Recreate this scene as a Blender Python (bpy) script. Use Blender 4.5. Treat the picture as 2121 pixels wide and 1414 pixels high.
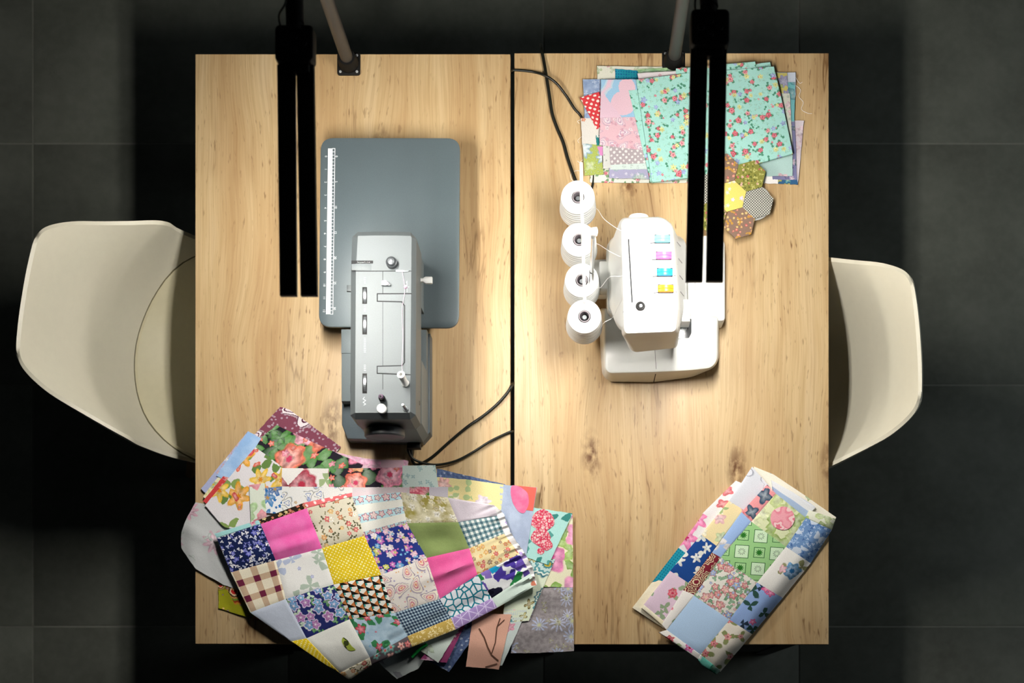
import bpy, bmesh, math, random
from mathutils import Vector, Matrix, noise as mnoise

for o in list(bpy.data.objects):
    bpy.data.objects.remove(o)
S = bpy.context.scene
C = S.collection
R = random.Random(7)

# ------------------------------------------------------------------ camera, world, exposure
CAM_H = 4.04            # camera height above the floor (m)
FPX = 3347.0            # focal length in pixels of the 2121 x 1414 frame
NX, NY = 1190.0, 1500.0  # nadir (principal) point: the shot is a shifted straight-down view
TZ = 0.75               # table height
cam = bpy.data.cameras.new('camera')
cam.sensor_width = 36.0
cam.lens = FPX / 2121.0 * 36.0
cam.shift_x = -(NX - 1060.5) / 2121.0
cam.shift_y = (NY - 707.0) / 2121.0
cam.clip_start = 0.05
cam.dof.use_dof = True
cam.dof.focus_distance = CAM_H - TZ - 0.06
cam.dof.aperture_fstop = 4.0
camo = bpy.data.objects.new('camera', cam)
camo.location = (0, 0, CAM_H)
C.objects.link(camo)
S.camera = camo
W = bpy.data.worlds.new('world')
S.world = W
W.use_nodes = True
W.node_tree.nodes['Background'].inputs[0].default_value = (0.85, 0.95, 1.0, 1)
W.node_tree.nodes['Background'].inputs[1].default_value = 0.006
# soft fill light added out of view on the right to lift the floor
dl = bpy.data.lights.new('right_fill', 'AREA')
dl.shape = 'RECTANGLE'
dl.size, dl.size_y = 1.5, 1.2
dl.energy = 7.5
dl.color = (.86, .95, 1.0)
dlo = bpy.data.objects.new('right_fill', dl)
dlo.location = (2.64, .85, 1.35)
dlo.rotation_euler = (0, math.radians(90), 0)
C.objects.link(dlo)
S.view_settings.view_transform = 'Standard'
S.view_settings.look = 'None'
S.view_settings.gamma = 1.0
S.view_settings.use_curve_mapping = False
S.view_settings.exposure = 0.0
LED_STRENGTH = 170.0


def P(x, y, z):
    """world point that stands at height z and is seen at photo pixel (x, y)"""
    k = (CAM_H - z) / FPX
    return Vector(((x - NX) * k, (NY - y) * k, z))


# ------------------------------------------------------------------ node helpers
def lin(h):
    if not isinstance(h, str):
        return (h[0], h[1], h[2], 1)
    v = [int(h[i:i + 2], 16) / 255 for i in (0, 2, 4)]
    return tuple([c / 12.92 if c <= .04045 else ((c + .055) / 1.055) ** 2.4 for c in v] + [1])


class G:
    def __init__(s, name=None, tree=None):
        if tree is None:
            s.mat = bpy.data.materials.new(name)
            s.mat.use_nodes = True
            tree = s.mat.node_tree
            s.b = tree.nodes['Principled BSDF']
        s.t = tree

    def n(s, typ, props=None, **inp):
        nd = s.t.nodes.new(typ)
        for k, v in (props or {}).items():
            setattr(nd, k, v)
        for k, v in inp.items():
            s.set(nd.inputs[k.replace('_', ' ')] if not k.startswith('i') or not k[1:].isdigit() else nd.inputs[int(k[1:])], v)
        return nd

    def set(s, sock, v):
        if isinstance(v, bpy.types.NodeSocket):
            s.t.links.new(v, sock)
        elif v is not None:
            if isinstance(v, str):
                v = lin(v)
            sock.default_value = v

    def m(s, op, a, b=None, c=None, clamp=False):
        nd = s.t.nodes.new('ShaderNodeMath')
        nd.operation = op
        nd.use_clamp = clamp
        for i, v in enumerate((a, b, c)):
            if v is not None:
                s.set(nd.inputs[i], v)
        return nd.outputs[0]

    def vm(s, op, a, b=None, scale=None):
        nd = s.t.nodes.new('ShaderNodeVectorMath')
        nd.operation = op
        s.set(nd.inputs[0], a)
        if b is not None:
            s.set(nd.inputs[1], b)
        if scale is not None:
            s.set(nd.inputs['Scale'], scale)
        return nd.outputs['Value' if op in ('LENGTH', 'DOT_PRODUCT') else 'Vector']

    def mix(s, f, a, b, mode='MIX'):
        nd = s.t.nodes.new('ShaderNodeMix')
        nd.data_type = 'RGBA'
        nd.blend_type = mode
        s.set(nd.inputs[0], f)
        s.set(nd.inputs[6], a)
        s.set(nd.inputs[7], b)
        return nd.outputs[2]

    def mr(s, v, a, b, c=0.0, d=1.0):
        nd = s.t.nodes.new('ShaderNodeMapRange')
        s.set(nd.inputs[0], v)
        for i, k in enumerate((a, b, c, d)):
            nd.inputs[i + 1].default_value = k
        return nd.outputs[0]

    def ramp(s, f, stops, const=False):
        nd = s.t.nodes.new('ShaderNodeValToRGB')
        nd.color_ramp.interpolation = 'CONSTANT' if const else 'LINEAR'
        e = nd.color_ramp.elements
        e.remove(e[1])
        e[0].position, e[0].color = stops[0][0], lin(stops[0][1])
        for p, c in stops[1:]:
            e.new(p).color = lin(c)
        s.set(nd.inputs[0], f)
        return nd.outputs[0]

    def noise(s, vec, scale, detail=3.0, rough=.55, dist=0.0):
        nd = s.n('ShaderNodeTexNoise', Vector=vec, Scale=scale, Detail=detail, Roughness=rough, Distortion=dist)
        return nd.outputs[0]

    def sep(s, v):
        nd = s.n('ShaderNodeSeparateXYZ', Vector=v)
        return nd.outputs[0], nd.outputs[1], nd.outputs[2]

    def comb(s, x, y, z=0.0):
        nd = s.t.nodes.new('ShaderNodeCombineXYZ')
        for i, v in enumerate((x, y, z)):
            s.set(nd.inputs[i], v)
        return nd.outputs[0]

    def uv(s, scale=1.0, rot=0.0):
        tc = s.t.nodes.new('ShaderNodeTexCoord')
        mp = s.n('ShaderNodeMapping', Vector=tc.outputs['UV'])
        mp.inputs['Rotation'].default_value = (0, 0, math.radians(rot))
        mp.inputs['Scale'].default_value = (scale, scale, scale)
        return mp.outputs[0]

    def pos(s, sc=(1, 1, 1)):
        ge = s.t.nodes.new('ShaderNodeNewGeometry')
        mp = s.n('ShaderNodeMapping', Vector=ge.outputs['Position'])
        mp.inputs['Scale'].default_value = sc
        return mp.outputs[0]

    def bump(s, h, strength=.3, dist=.001):
        nd = s.n('ShaderNodeBump', Strength=strength, Distance=dist, Height=h)
        s.t.links.new(nd.outputs[0], s.b.inputs['Normal'])

    def end(s, col=None, rough=.5, metal=0.0, spec=None):
        if col is not None:
            s.set(s.b.inputs['Base Color'], col)
        s.set(s.b.inputs['Roughness'], rough)
        s.set(s.b.inputs['Metallic'], metal)
        if spec is not None:
            s.b.inputs['Specular IOR Level'].default_value = spec
        return s.mat


def plain(name, col, rough=.5, metal=0.0, spec=None, var=.06, scale=60):
    """one-colour material with a faint procedural unevenness"""
    g = G(name)
    c = lin(col)
    nz = g.noise(g.pos(), scale, 3)
    f = g.mr(nz, .3, .7, 1 - var, 1 + var)
    cc = g.vm('SCALE', tuple(c[:3]), scale=f)
    return g.end(cc, rough, metal, spec)


# --- motif groups for printed cloth: a flower (or dot) and a paisley drop in every Voronoi cell
def motif_group(kind):
    t = bpy.data.node_groups.new('motif_' + kind, 'ShaderNodeTree')
    g = G(tree=t)
    for nm, typ in (('Vector', 'NodeSocketVector'), ('Scale', 'NodeSocketFloat'), ('Rad', 'NodeSocketFloat'),
                    ('Petals', 'NodeSocketFloat'), ('Amp', 'NodeSocketFloat'), ('Dens', 'NodeSocketFloat'),
                    ('Seed', 'NodeSocketFloat'), ('Rnd', 'NodeSocketFloat')):
        t.interface.new_socket(nm, in_out='INPUT', socket_type=typ)
    for nm in ('Q', 'Rand', 'Keep', 'Pet'):
        t.interface.new_socket(nm, in_out='OUTPUT', socket_type='NodeSocketFloat')
    gi = t.nodes.new('NodeGroupInput').outputs
    go = t.nodes.new('NodeGroupOutput').inputs
    v = g.vm('SCALE', gi['Vector'], scale=gi['Scale'])
    v = g.vm('ADD', v, g.comb(gi['Seed'], g.m('MULTIPLY', gi['Seed'], 1.7)))
    vo = g.n('ShaderNodeTexVoronoi', {'voronoi_dimensions': '2D'}, Vector=v, Scale=1.0, Randomness=gi['Rnd'])
    d = g.vm('SUBTRACT', v, vo.outputs['Position'])
    x, y, _ = g.sep(d)
    sc = g.n('ShaderNodeSeparateColor', Color=vo.outputs['Color'])
    a, b, c = sc.outputs
    size = g.m('MULTIPLY', gi['Rad'], g.m('MULTIPLY_ADD', b, .45, .75))
    if kind == 'flower':
        r = g.m('SQRT', g.m('ADD', g.m('MULTIPLY', x, x), g.m('MULTIPLY', y, y)))
        th = g.m('ADD', g.m('ARCTAN2', y, x), g.m('MULTIPLY', a, 6.2832))
        co = g.m('COSINE', g.m('MULTIPLY', th, gi['Petals']))
        rr = g.m('MULTIPLY', size, g.m('MULTIPLY_ADD', co, gi['Amp'], 1.0))
        q = g.m('DIVIDE', r, rr)
        t.links.new(co, go['Pet'])
    else:
        an = g.m('MULTIPLY', a, 6.2832)
        cs, sn = g.m('COSINE', an), g.m('SINE', an)
        x2 = g.m('SUBTRACT', g.m('MULTIPLY', x, cs), g.m('MULTIPLY', y, sn))
        y2 = g.m('ADD', g.m('MULTIPLY', x, sn), g.m('MULTIPLY', y, cs))
        yn = g.m('DIVIDE', y2, size)
        xn = g.m('DIVIDE', x2, size)
        xn = g.m('SUBTRACT', xn, g.m('MULTIPLY', g.m('MULTIPLY', yn, yn), .35))
        xn = g.m('MULTIPLY', xn, g.m('MAXIMUM', g.m('MULTIPLY_ADD', yn, .95, 1.75), .6))
        q = g.m('SQRT', g.m('ADD', g.m('MULTIPLY', xn, xn), g.m('MULTIPLY', yn, yn)))
    t.links.new(q, go['Q'])
    t.links.new(g.m('FRACT', g.m('MULTIPLY', g.m('ADD', b, c), 7.31)), go['Rand'])
    t.links.new(g.m('LESS_THAN', c, gi['Dens']), go['Keep'])
    return t


MOTIF = {k: motif_group(k) for k in ('flower', 'paisley')}


def layer(g, uv, base, sc, rad, cols=None, pet=5, amp=.22, dens=.7, seed=0.0, rnd=.75, cen=None, cr=.3, ring=None,
          kind='flower', soft=.08, edge=None, shade=.35, rose=False, grow=1.4):
    sc = sc * (grow if rnd > 0 else 1.0)
    nd = g.t.nodes.new('ShaderNodeGroup')
    nd.node_tree = MOTIF[kind]
    g.set(nd.inputs['Vector'], uv)
    for k, v in (('Scale', sc), ('Rad', rad), ('Petals', pet), ('Amp', amp), ('Dens', dens), ('Seed', seed + .37), ('Rnd', rnd)):
        nd.inputs[k].default_value = v
    q, rd, kp, pe = nd.outputs
    mask = g.m('MULTIPLY', g.mr(q, 1 + soft, 1 - soft), kp)
    if ring:
        col = g.ramp(q, ring, const=True)
    else:
        k = len(cols)
        col = g.ramp(rd, [(i / k, c) for i, c in enumerate(cols)], const=True) if k > 1 else lin(cols[0])
        if shade:
            col = g.mix(g.mr(q, .15, .95, shade, 0.0), col, (1, 1, 1, 1) if shade > 0 else (0, 0, 0, 1))
        if shade and amp > 0:
            # painterly unevenness, darker between the petals
            nz = g.noise(uv, sc * 3.4, 3)
            f = g.m('ADD', g.mr(nz, .3, .7, .66, 1.16), g.m('MULTIPLY', pe, .07))
            if rose:
                f = g.m('ADD', f, g.m('MULTIPLY', g.m('SINE', g.m('MULTIPLY_ADD', q, 13.0, g.m('MULTIPLY', nz, 16.0))), .17))
            col = g.vm('SCALE', col, scale=f)
        if edge:
            col = g.mix(g.mr(q, .72, .86), col, edge)
        if cen:
            col = g.mix(g.mr(q, cr + .06, cr - .06), col, cen)
    return g.mix(mask, base, col)


FABS = {}
CLOTH_DIM = [1.0]     # reflectance factor per print group: colours darkened where the lamp washes them out


def cloth_end(g, col, rough=.92):
    uv = g.uv()
    f = g.noise(uv, 22, 4)
    f2 = g.noise(uv, 700, 2)
    g.bump(g.m('MULTIPLY_ADD', f2, .12, f), .35, .004)
    col = g.mix(1.0, col, g.ramp(f2, [(.3, (.86 * CLOTH_DIM[0],) * 3), (.7, (1.05 * CLOTH_DIM[0],) * 3)]), 'MULTIPLY')
    m = g.end(col, rough, 0, .15)
    m.use_backface_culling = False
    return m


def FAB(name, base, *layers, rot=0.0, mottle=None):
    """printed cloth: base colour and motif layers (dicts for layer())"""
    g = G('cloth_' + name)
    uv = g.uv(rot=rot)
    wob = g.n('ShaderNodeTexNoise', Vector=uv, Scale=260.0, Detail=2.0)
    uvw = g.vm('ADD', uv, g.vm('SCALE', g.vm('SUBTRACT', wob.outputs['Color'], (.5, .5, .5)), scale=.0030))
    col = lin(base)
    if mottle:
        col = g.mix(g.mr(g.noise(uv, mottle[1], 4), .4, .62), base, mottle[0])
    for l in layers:
        col = layer(g, uvw, col, **l)
    FABS[name] = cloth_end(g, col)


def D(sc, rad, *cols, **k):
    return dict(sc=sc, rad=rad, cols=list(cols), **k)


def fr(g, v, s, off=0.0):
    return g.m('FRACT', g.m('MULTIPLY_ADD', v, s, off))


def gingham(name, c0, c1, c2, sc, duty=.5, rot=0.0):
    g = G('cloth_' + name)
    x, y, _ = g.sep(g.uv(rot=rot))
    a = g.m('LESS_THAN', fr(g, x, sc), duty)
    b = g.m('LESS_THAN', fr(g, y, sc), duty)
    s = g.m('MULTIPLY', g.m('ADD', a, b), .5)
    FABS[name] = cloth_end(g, g.ramp(s, [(0, c0), (.3, c1), (.8, c2)], True))


# ------------------------------------------------------------------ the prints
LEAF = dict(pet=3, amp=.75, shade=0, soft=.1)


def prints():
    CLOTH_DIM[0] = .74
    rose = ['e8707c', 'd9465c', 'f2a0a4', 'e05a70']
    FAB('mint_roses', 'b4ebe0', D(70, .22, '8fd8be', 'a0e0cc', dens=.8, seed=9, pet=3, amp=.5),
        D(34, .25, '5a9c7c', dens=.62, seed=3, pet=3, amp=.7, shade=0), D(60, .26, '5a9c80', dens=.16, seed=6, pet=2, amp=.85, shade=0), D(34, .23, *rose, dens=.62, seed=3, pet=5, amp=.14, cen='d84c68', cr=.3, rose=True),
        D(52, .16, *rose, dens=.18, seed=17),
        D(27, .17, '9fb0ea', '93a6e4', dens=.34, seed=11, pet=5, amp=.35), D(27, .17, 'e6e690', dens=.32, seed=21, pet=6, amp=.3, cen='c8cc60'))
    FAB('cream_green', 'eeeedd', D(40, .3, 'b8cc9c', 'c8d8b0', dens=.5, pet=3, amp=.6), D(40, .2, 'e8b0b0', dens=.3, seed=4))
    FAB('teal_dots', '2a9ab8', D(190, .3, '1c6f9a', dens=1.1, rnd=0., amp=0, shade=0), mottle=('158f90', 18))
    FAB('leaf_green', 'b5d8a4', D(26, .45, '7fb878', '94c88c', dens=.7, pet=2, amp=.7))
    FAB('denim_pale', 'aabedd', D(80, .3, 'c6d4ea', dens=.5, pet=4, amp=.7, shade=0), mottle=('94aace', 90))
    FAB('red_dots', 'e2464c', D(110, .27, 'fff2e8', dens=1.1, rnd=0., amp=0, shade=0), rot=38)
    FAB('lavender_cream', 'f0ece4', D(18, .4, 'c8ccee', dens=.4), D(30, .2, 'e08858', dens=.25, seed=5))
    FAB('green_animal', 'b8c668', D(120, .34, 'a0b450', dens=.8, amp=0), D(24, .3, 'd07a40', 'c8d890', dens=.5, seed=2, pet=4), D(16, .35, 'd8ecf0', dens=.25, seed=8, pet=8, edge='9ab8c8'))
    FAB('teal_small', '2f8a8a', D(70, .3, 'e8f0e8', dens=.4))
    FAB('pink_small', 'ea9ad2')
    FAB('white_roses_small', 'edf0e4', D(42, .34, '86aa80', dens=.6, seed=3, pet=3, amp=.7, shade=0), D(42, .22, 'e87888', 'f0a8b0', dens=.6, seed=3, cen='d05068'))
    FAB('purple_grey', 'b6b4d2', D(20, .42, 'c8dcd0', dens=.5, pet=12, amp=.05, edge='a4b8c0'), D(60, .25, 'd8d4e8', dens=.6, seed=4))
    FAB('mint_white', 'dcece6', D(50, .3, 'cfe4dc', dens=.4))
    FAB('grey_dots', 'b9aeb2', D(118, .27, 'f2ecea', dens=1.1, rnd=0., amp=0, shade=0), rot=42)
    FAB('grey_white', 'dfe0da', D(60, .14, '889080', dens=.25, pet=3))
    FAB('pink_paisley', 'eec4ce', dict(sc=26, rad=.62, kind='paisley', dens=.8, seed=2, ring=[(0, 'f4dce2'), (.25, 'c8a8c0'), (.4, 'f8e6ea'), (.6, 'c4b0c8'), (.7, 'f6d4da'), (.86, 'd0b4c4')]),
        D(60, .26, 'f6e6ea', 'e0a8b8', dens=.55, seed=6, cen='e098a8'))
    FAB('pink_blue_swirl', 'f2d0e0', dict(sc=11, rad=.62, dens=.65, seed=5.2, pet=1, amp=.15, ring=[(0, 'f4cfdc'), (.55, 'a8d4f2'), (.9, 'c8e4f0')]))
    FAB('white_pink_small', 'f0e8ea', D(50, .28, 'e8b0bc', 'c8d8c0', dens=.5))
    FAB('yellow_purple', 'e8dc80', D(28, .45, '8c84b8', 'a8a4cc', dens=.6, pet=7, amp=.2), D(40, .22, 'a8bc50', dens=.4, seed=5))
    FAB('teal_print', '84ccd0', D(30, .4, '2c7c8c', '4aa0a8', dens=.5, pet=2, amp=.8))
    FAB('pale_blue', 'dbe4f2')
    FAB('cream_pastel', 'e8ecdc', D(36, .35, 'f2ccd0', 'f0d8dc', dens=.45), D(60, .2, 'c8d8c0', dens=.4, seed=3))
    FAB('pink_white', 'eee2ea', D(22, .4, 'f0d2de', dens=.6, shade=.6))
    FAB('purple_edge', '8c8cb4', D(50, .34, '3f5c6c', 'd8c0d4', '605888', dens=.7))
    FAB('mint_pale', 'bfdfda', D(26, .42, 'd8ece8', 'e8c4cc', dens=.45))
    FAB('blue_night', '3c6a94', D(38, .4, '4f9aa0', '2c4a84', 'c8c860', dens=.75, cen='e0d880'))
    CLOTH_DIM[0] = .84
    FAB('hex_yellow', 'ecd874', D(60, .3, 'f4eab8', 'e4d4e8', 'f8f0cc', dens=.5, cen='f0e0f0'))
    FAB('hex_brown', '8f7566', D(80, .26, 'd8504c', 'e8a858', 'e8806c', 'e8c468', dens=.6, cen='f0c890'), D(60, .26, 'c89848', dens=.3, seed=8, pet=2, amp=.85, shade=0))
    FAB('hex_olive', '8c8c44', D(120, .3, 'c4c078', '5c6430', dens=.75, pet=3, amp=.5, shade=0), D(80, .26, 'c8403c', 'e8b8a0', dens=.42, seed=5, cen='7c2020'))
    gingham('hex_check', 'eeecdc', '8c8c86', '565652', 260, .5, rot=45)
    CLOTH_DIM[0] = 1.0
    FAB('grey_white_pink', 'cfd2d2', D(13, .34, 'dca8bc', 'd8b0c0', dens=.4, pet=9, amp=.3, shade=.5), D(30, .2, 'b4beb8', dens=.3, seed=4, pet=3, amp=.7))
    FAB('lime_ornament', 'a0a020', dict(sc=16, rad=.5, dens=.8, seed=3.4, pet=14, amp=.05, ring=[(0, 'd03030'), (.22, 'e8c8a0'), (.34, '3c3020'), (.44, 'c08c50'), (.58, '6c8c30'), (.72, '9c4020'), (.86, 'c88030')]),
        D(60, .2, 'e0b040', '602020', dens=.3, seed=9))
    FAB('maroon_paisley', '84485a', D(95, .3, 'b49aa8', dens=.55, amp=0, seed=3, shade=0), dict(sc=17, rad=.62, kind='paisley', dens=.5, seed=6, ring=[(0, '8a4058'), (.16, 'e8dce0'), (.42, '5c2c40'), (.52, 'eee6ea'), (.78, '6c4858'), (.88, 'c8b8c0')]),
        D(40, .2, 'efe4e4', dens=.2, seed=12, cen='4c2030'))
    FAB('black_roses', '2a2630', D(17, .52, '3f7a34', '56983e', '2f5c2c', dens=.8, pet=2, amp=.85, seed=2, shade=.2), D(24, .5, '4c8c3a', dens=.5, pet=3, amp=.85, seed=8, shade=.2),
        D(18, .44, 'f28fae', 'f6b07c', 'f07a60', 'f6d468', 'f4a8bc', dens=.66, seed=5, pet=6, amp=.12, cen='d8486c', cr=.22, shade=.5, rose=True, grow=1.0), D(34, .24, 'f08aa4', 'e86a54', dens=.3, seed=15))
    FAB('mauve_pink', 'e2c0cc', D(20, .4, 'f0b0d0', 'd8a0b8', dens=.5))
    FAB('light_blue', '9cc2ee', mottle=('b4d2f4', 30))
    FAB('white_strip', 'f0ece8', D(40, .3, 'e4d8d0', dens=.3))
    FAB('yellow_white', 'f0ecc8', D(30, .42, 'e8d860', 'f0e8a0', 'c0cc90', dens=.7, cen='d8c040'))
    FAB('lavender_edge', 'b4bce0', D(50, .34, '8c94c8', 'e0e0ec', 'd0a8b8', dens=.7))
    FAB('red_plain', 'd8484a', D(30, .3, 'e88078', dens=.3))
    FAB('watercolor', 'ebe7ea', D(24, .44, '8aa45c', '6c8c4c', dens=.4, pet=2, amp=.92, seed=3, shade=0), D(13, .36, 'f2c838', 'f4b028', dens=.6, seed=6.6, pet=6, amp=.3, cen='e09020', cr=.25),
        D(30, .24, 'e8603c', 'f08838', 'd84040', dens=.34, seed=9, pet=2, amp=.4), D(9, .26, 'e8505a', 'f0807c', '6ab0cc', dens=.35, seed=4.4, pet=3, amp=.25))
    FAB('white_red_roses', 'f2efea', D(24, .5, '8ca870', 'a8bc8c', dens=.5, pet=3, amp=.8, seed=2, shade=0), D(16, .5, 'e8a0a8', 'b83850', 'f0b8b8', 'a83048', dens=.7, seed=4, pet=9, amp=.08, cen='c03850', cr=.25, shade=.4, rose=True, grow=1.1))
    FAB('mint_lace', 'd6e6e0', D(60, .3, '9cc4c4', dens=.5, pet=4, amp=.4), D(24, .3, 'e8cfc4', dens=.3, seed=5, edge='b8a8a0'))
    FAB('green_pink', 'e4ecdc', D(18, .5, '9ccc84', 'e8909c', 'b4d89c', dens=.75, pet=3, amp=.45))
    FAB('blue_ornament', 'eef2f4', D(26, .5, '1f66ac', '2c84c4', '144a8c', dens=.75, pet=5, amp=.45, cen='c89848', cr=.22), D(60, .22, '2a70b4', dens=.5, seed=6, shade=0))
    FAB('white_scroll', 'f0f0ec', dict(sc=30, rad=.5, dens=.7, seed=3, pet=3, amp=.3, ring=[(0, 'f0f0ec'), (.3, '8fa0c4'), (.45, 'f0f0ec'), (.78, 'a8a89c'), (.92, 'c8d0dc')]), D(40, .18, 'c8a870', '88a0d0', dens=.3, seed=6))
    FAB('grey_pink', 'ddd4d6', mottle=('e8d4da', 40))
    FAB('red_gerbera', 'e06a80', D(20, .6, 'f08898', dens=.8, pet=14, amp=.3, cen='4c8c3c'))
    FAB('lilac_plain', 'cfc9d4')
    FAB('yellow_pastel', 'eee0a4', D(20, .34, 'ecdcea', 'f2b8b0', 'f4e8cc', dens=.4, pet=6), D(30, .3, 'b8cc94', dens=.3, seed=5, pet=2, amp=.9, shade=0))
    FAB('denim_dark', '6478a0', D(70, .24, 'a8b8d4', '8c9cc4', dens=.5), mottle=('4c5c84', 160))
    FAB('grey_blue', 'aab8d2', mottle=('bccae0', 30))
    FAB('petal_pink', 'f2709c', mottle=('f48cb0', 40))
    FAB('petal_coral', 'f06e62')
    FAB('mint_red', 'b2e2dc', D(26, .5, '5aa49c', '3f8c84', dens=.45, pet=3, amp=.8, seed=3.1, shade=0))
    FAB('berry_flower', 'd83c5c', D(150, .52, 'f0909c', 'd83858', 'f4c8c8', 'e06478', dens=1.0, pet=5, amp=.2, cen='f4e0d0', cr=.2))
    FAB('pink_green', 'f0eccc', D(18, .52, '8cb84c', 'a8cc60', '5c9c44', dens=.75, pet=3, amp=.7, seed=2, shade=.25), D(11, .46, 'f08cc0', 'f4a4cc', dens=.6, seed=5.5, pet=5, amp=.15, cen='e060a0'))
    FAB('teal_medallion', 'e2ecd4', dict(sc=15, rad=.52, dens=.75, seed=3, pet=12, amp=.08, ring=[(0, 'c8b84c'), (.2, '4c8c94'), (.32, 'c8e0dc'), (.55, '5a9ca4'), (.7, 'dfeae0'), (.85, '2f7080')]), D(30, .32, 'c8c070', 'a89848', dens=.4, seed=7, pet=4, amp=.5, edge='5c5830'))
    FAB('grey_linen', 'a39c9e', D(26, .42, 'b9bed6', 'aab2cc', dens=.5, pet=11, amp=.6, seed=4, cen='c8c890', shade=.1), D(50, .24, '8c8868', dens=.2, seed=9, pet=3, amp=.8), mottle=('8a8486', 120))
    FAB('pale_mint_cherry', 'd2dedb', D(14, .2, 'f0a0b8', dens=.4, seed=3))
    FAB('peach', 'eab6a0', D(13, .36, 'd89cd0', 'e0b0dc', dens=.26, seed=3, pet=5, amp=.25, cen='8c3c70'))
    FAB('branch_brown', '6a4a3c')
    FAB('magenta_mix', '9c4474', D(26, .5, 'd8a0c0', 'b0487c', 'e8d0dc', dens=.7, pet=8, amp=.25))
    FAB('white_mint', 'dde9e1', D(16, .4, 'b8ccb0', 'd8b8b0', dens=.3, pet=3, amp=.7))
    FAB('grey_sprig', 'c3cbc9', D(22, .46, 'a09ca4', '989aa0', dens=.5, pet=3, amp=.9, shade=0))
    FAB('green_plain', '1fae4c')
    # skirt
    FAB('s_mint', 'a8dede', D(30, .24, 'e8688c', 'f0a0b4', dens=.5, cen='d04870'))
    FAB('s_black_yellow', '2c241c', D(75, .36, 'e8c464', 'e89c50', 'f0dc94', 'd87048', dens=.8, cen='8c5c28'))
    FAB('s_coral', 'f27a7e', D(80, .26, 'fdf2ee', dens=1.1, rnd=0., amp=0, shade=0), rot=40)
    FAB('s_navy', '182450', D(85, .36, 'dfe0e8', 'aab4d8', '4a54b8', 'e8e8f0', dens=.85, pet=3, amp=.4), D(38, .24, '5058c8', dens=.4, seed=5, pet=5))
    FAB('s_pink', 'f268b4', mottle=('f47cc0', 25))
    FAB('s_beige', 'ddd6c0', D(90, .32, '5c5a40', '8c8464', dens=.38, pet=2, amp=.85, seed=2, shade=0), D(44, .3, 'd84848', 'e8a040', 'c8702c', 'f0ece0', 'e8b860', dens=.72, seed=4, pet=6, cen='f0d8a0'))
    FAB('s_cream_olive', 'eee8cc', D(44, .42, 'f6f2e2', 'c4b478', 'e4dcb4', 'f2ecd8', dens=.85, cen='8c8440', cr=.14), mottle=('a89c50', 28))
    FAB('s_lilac', 'e2d8e2')
    FAB('s_white_sprig', 'eeeeea', D(22, .5, 'b4c4b4', 'b8c4dc', dens=.55, pet=4, amp=.85, seed=3, shade=0), D(34, .16, 'b4bce0', dens=.3, seed=6))
    FAB('s_yellow', 'e6c720', D(165, .25, 'fdf4b4', dens=1.1, rnd=0., amp=0, shade=0), rot=45)
    FAB('s_multi', '2c3c8c', D(48, .42, 'e86cb8', '58a8e0', 'f4c4dc', 'dcdc58', 'c85cc0', 'f0e4ec', dens=.82, pet=6, amp=.16, cen='f8ecd0', cr=.2), D(95, .3, 'e070c0', '60b8e8', 'd8d860', dens=.4, seed=6))
    FAB('s_olive', '93a568', mottle=('87995e', 20))
    gingham('s_gingham_teal', 'eef2ee', '8ca8ac', '4c6c78', 95, .5)
    g = G('cloth_s_plaid')
    x, y, _ = g.sep(g.uv())
    a = g.m('LESS_THAN', fr(g, x, 30), .38)
    b = g.m('LESS_THAN', fr(g, y, 30), .38)
    FABS['s_plaid'] = cloth_end(g, g.ramp(g.m('MULTIPLY', g.m('ADD', a, b), .5), [(0, 'eee6ce'), (.3, 'c9ae92'), (.8, '6c2440')], True))
    FAB('s_thistle', 'c6cfdf', D(14, .34, 'a89468', '8c8060', dens=.34, pet=17, amp=.5, seed=4.6, shade=.3))
    FAB('s_purple_blue', '28306e', D(52, .44, '4f9a48', '3c8440', 'd4ecd0', dens=.7, pet=3, amp=.6, seed=7, shade=.2), D(31, .4, 'a444b0', '2f8ccc', 'b454b4', '3c9cd4', dens=.72, pet=5, amp=.2, cen='f4e8f4', cr=.18, edge='e4d4f0'))
    g = G('cloth_s_triangles')
    x, y, _ = g.sep(g.uv(rot=4))
    cx = fr(g, x, 64)
    cy = g.m('FRACT', g.m('MULTIPLY_ADD', y, 60, g.m('MULTIPLY', g.m('FLOOR', g.m('MULTIPLY', x, 64)), .37)))
    hh = g.m('MULTIPLY', g.m('SUBTRACT', 1.0, cx), .62)
    col = g.mix(g.m('LESS_THAN', cy, g.m('MULTIPLY', cx, .75)), 'f0eee6', 'd08048')
    col = g.mix(g.m('LESS_THAN', cy, hh), col, '17150f')
    col = g.mix(g.m('MULTIPLY', g.m('LESS_THAN', cx, .3), g.m('GREATER_THAN', cy, .72)), col, '40a8a0')
    col = g.mix(g.m('LESS_THAN', cx, .09), col, '14120e')
    FABS['s_triangles'] = cloth_end(g, col)
    FAB('s_paisley', 'efe8e0', D(90, .18, 'e8909c', '8878b0', 'e8b060', dens=.4, seed=3), dict(sc=21, rad=.66, kind='paisley', dens=.85, seed=2, ring=[(0, 'e88878'), (.14, 'f4e0c0'), (.3, 'd87c94'), (.42, 'f0e0d4'), (.6, 'c8a8b8'), (.68, 'f2ead8'), (.88, '9888a4')]))
    FAB('s_pink_two', 'ef62a4', mottle=('f274b0', 20))
    FAB('s_orange', 'e8d8a8', D(60, .36, 'dc8430', 'd84838', 'e8ac48', '946c3c', dens=.7, pet=6))
    FAB('s_white_leaf', 'eaebe4', D(9, .09, '6c7c34', '3c4c30', dens=.8, seed=4, amp=0, shade=0))
    FAB('s_leaf', 'a8b848', D(40, .5, '3c4420', 'c4d060', dens=.8, pet=2, amp=.8, shade=0))
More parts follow.
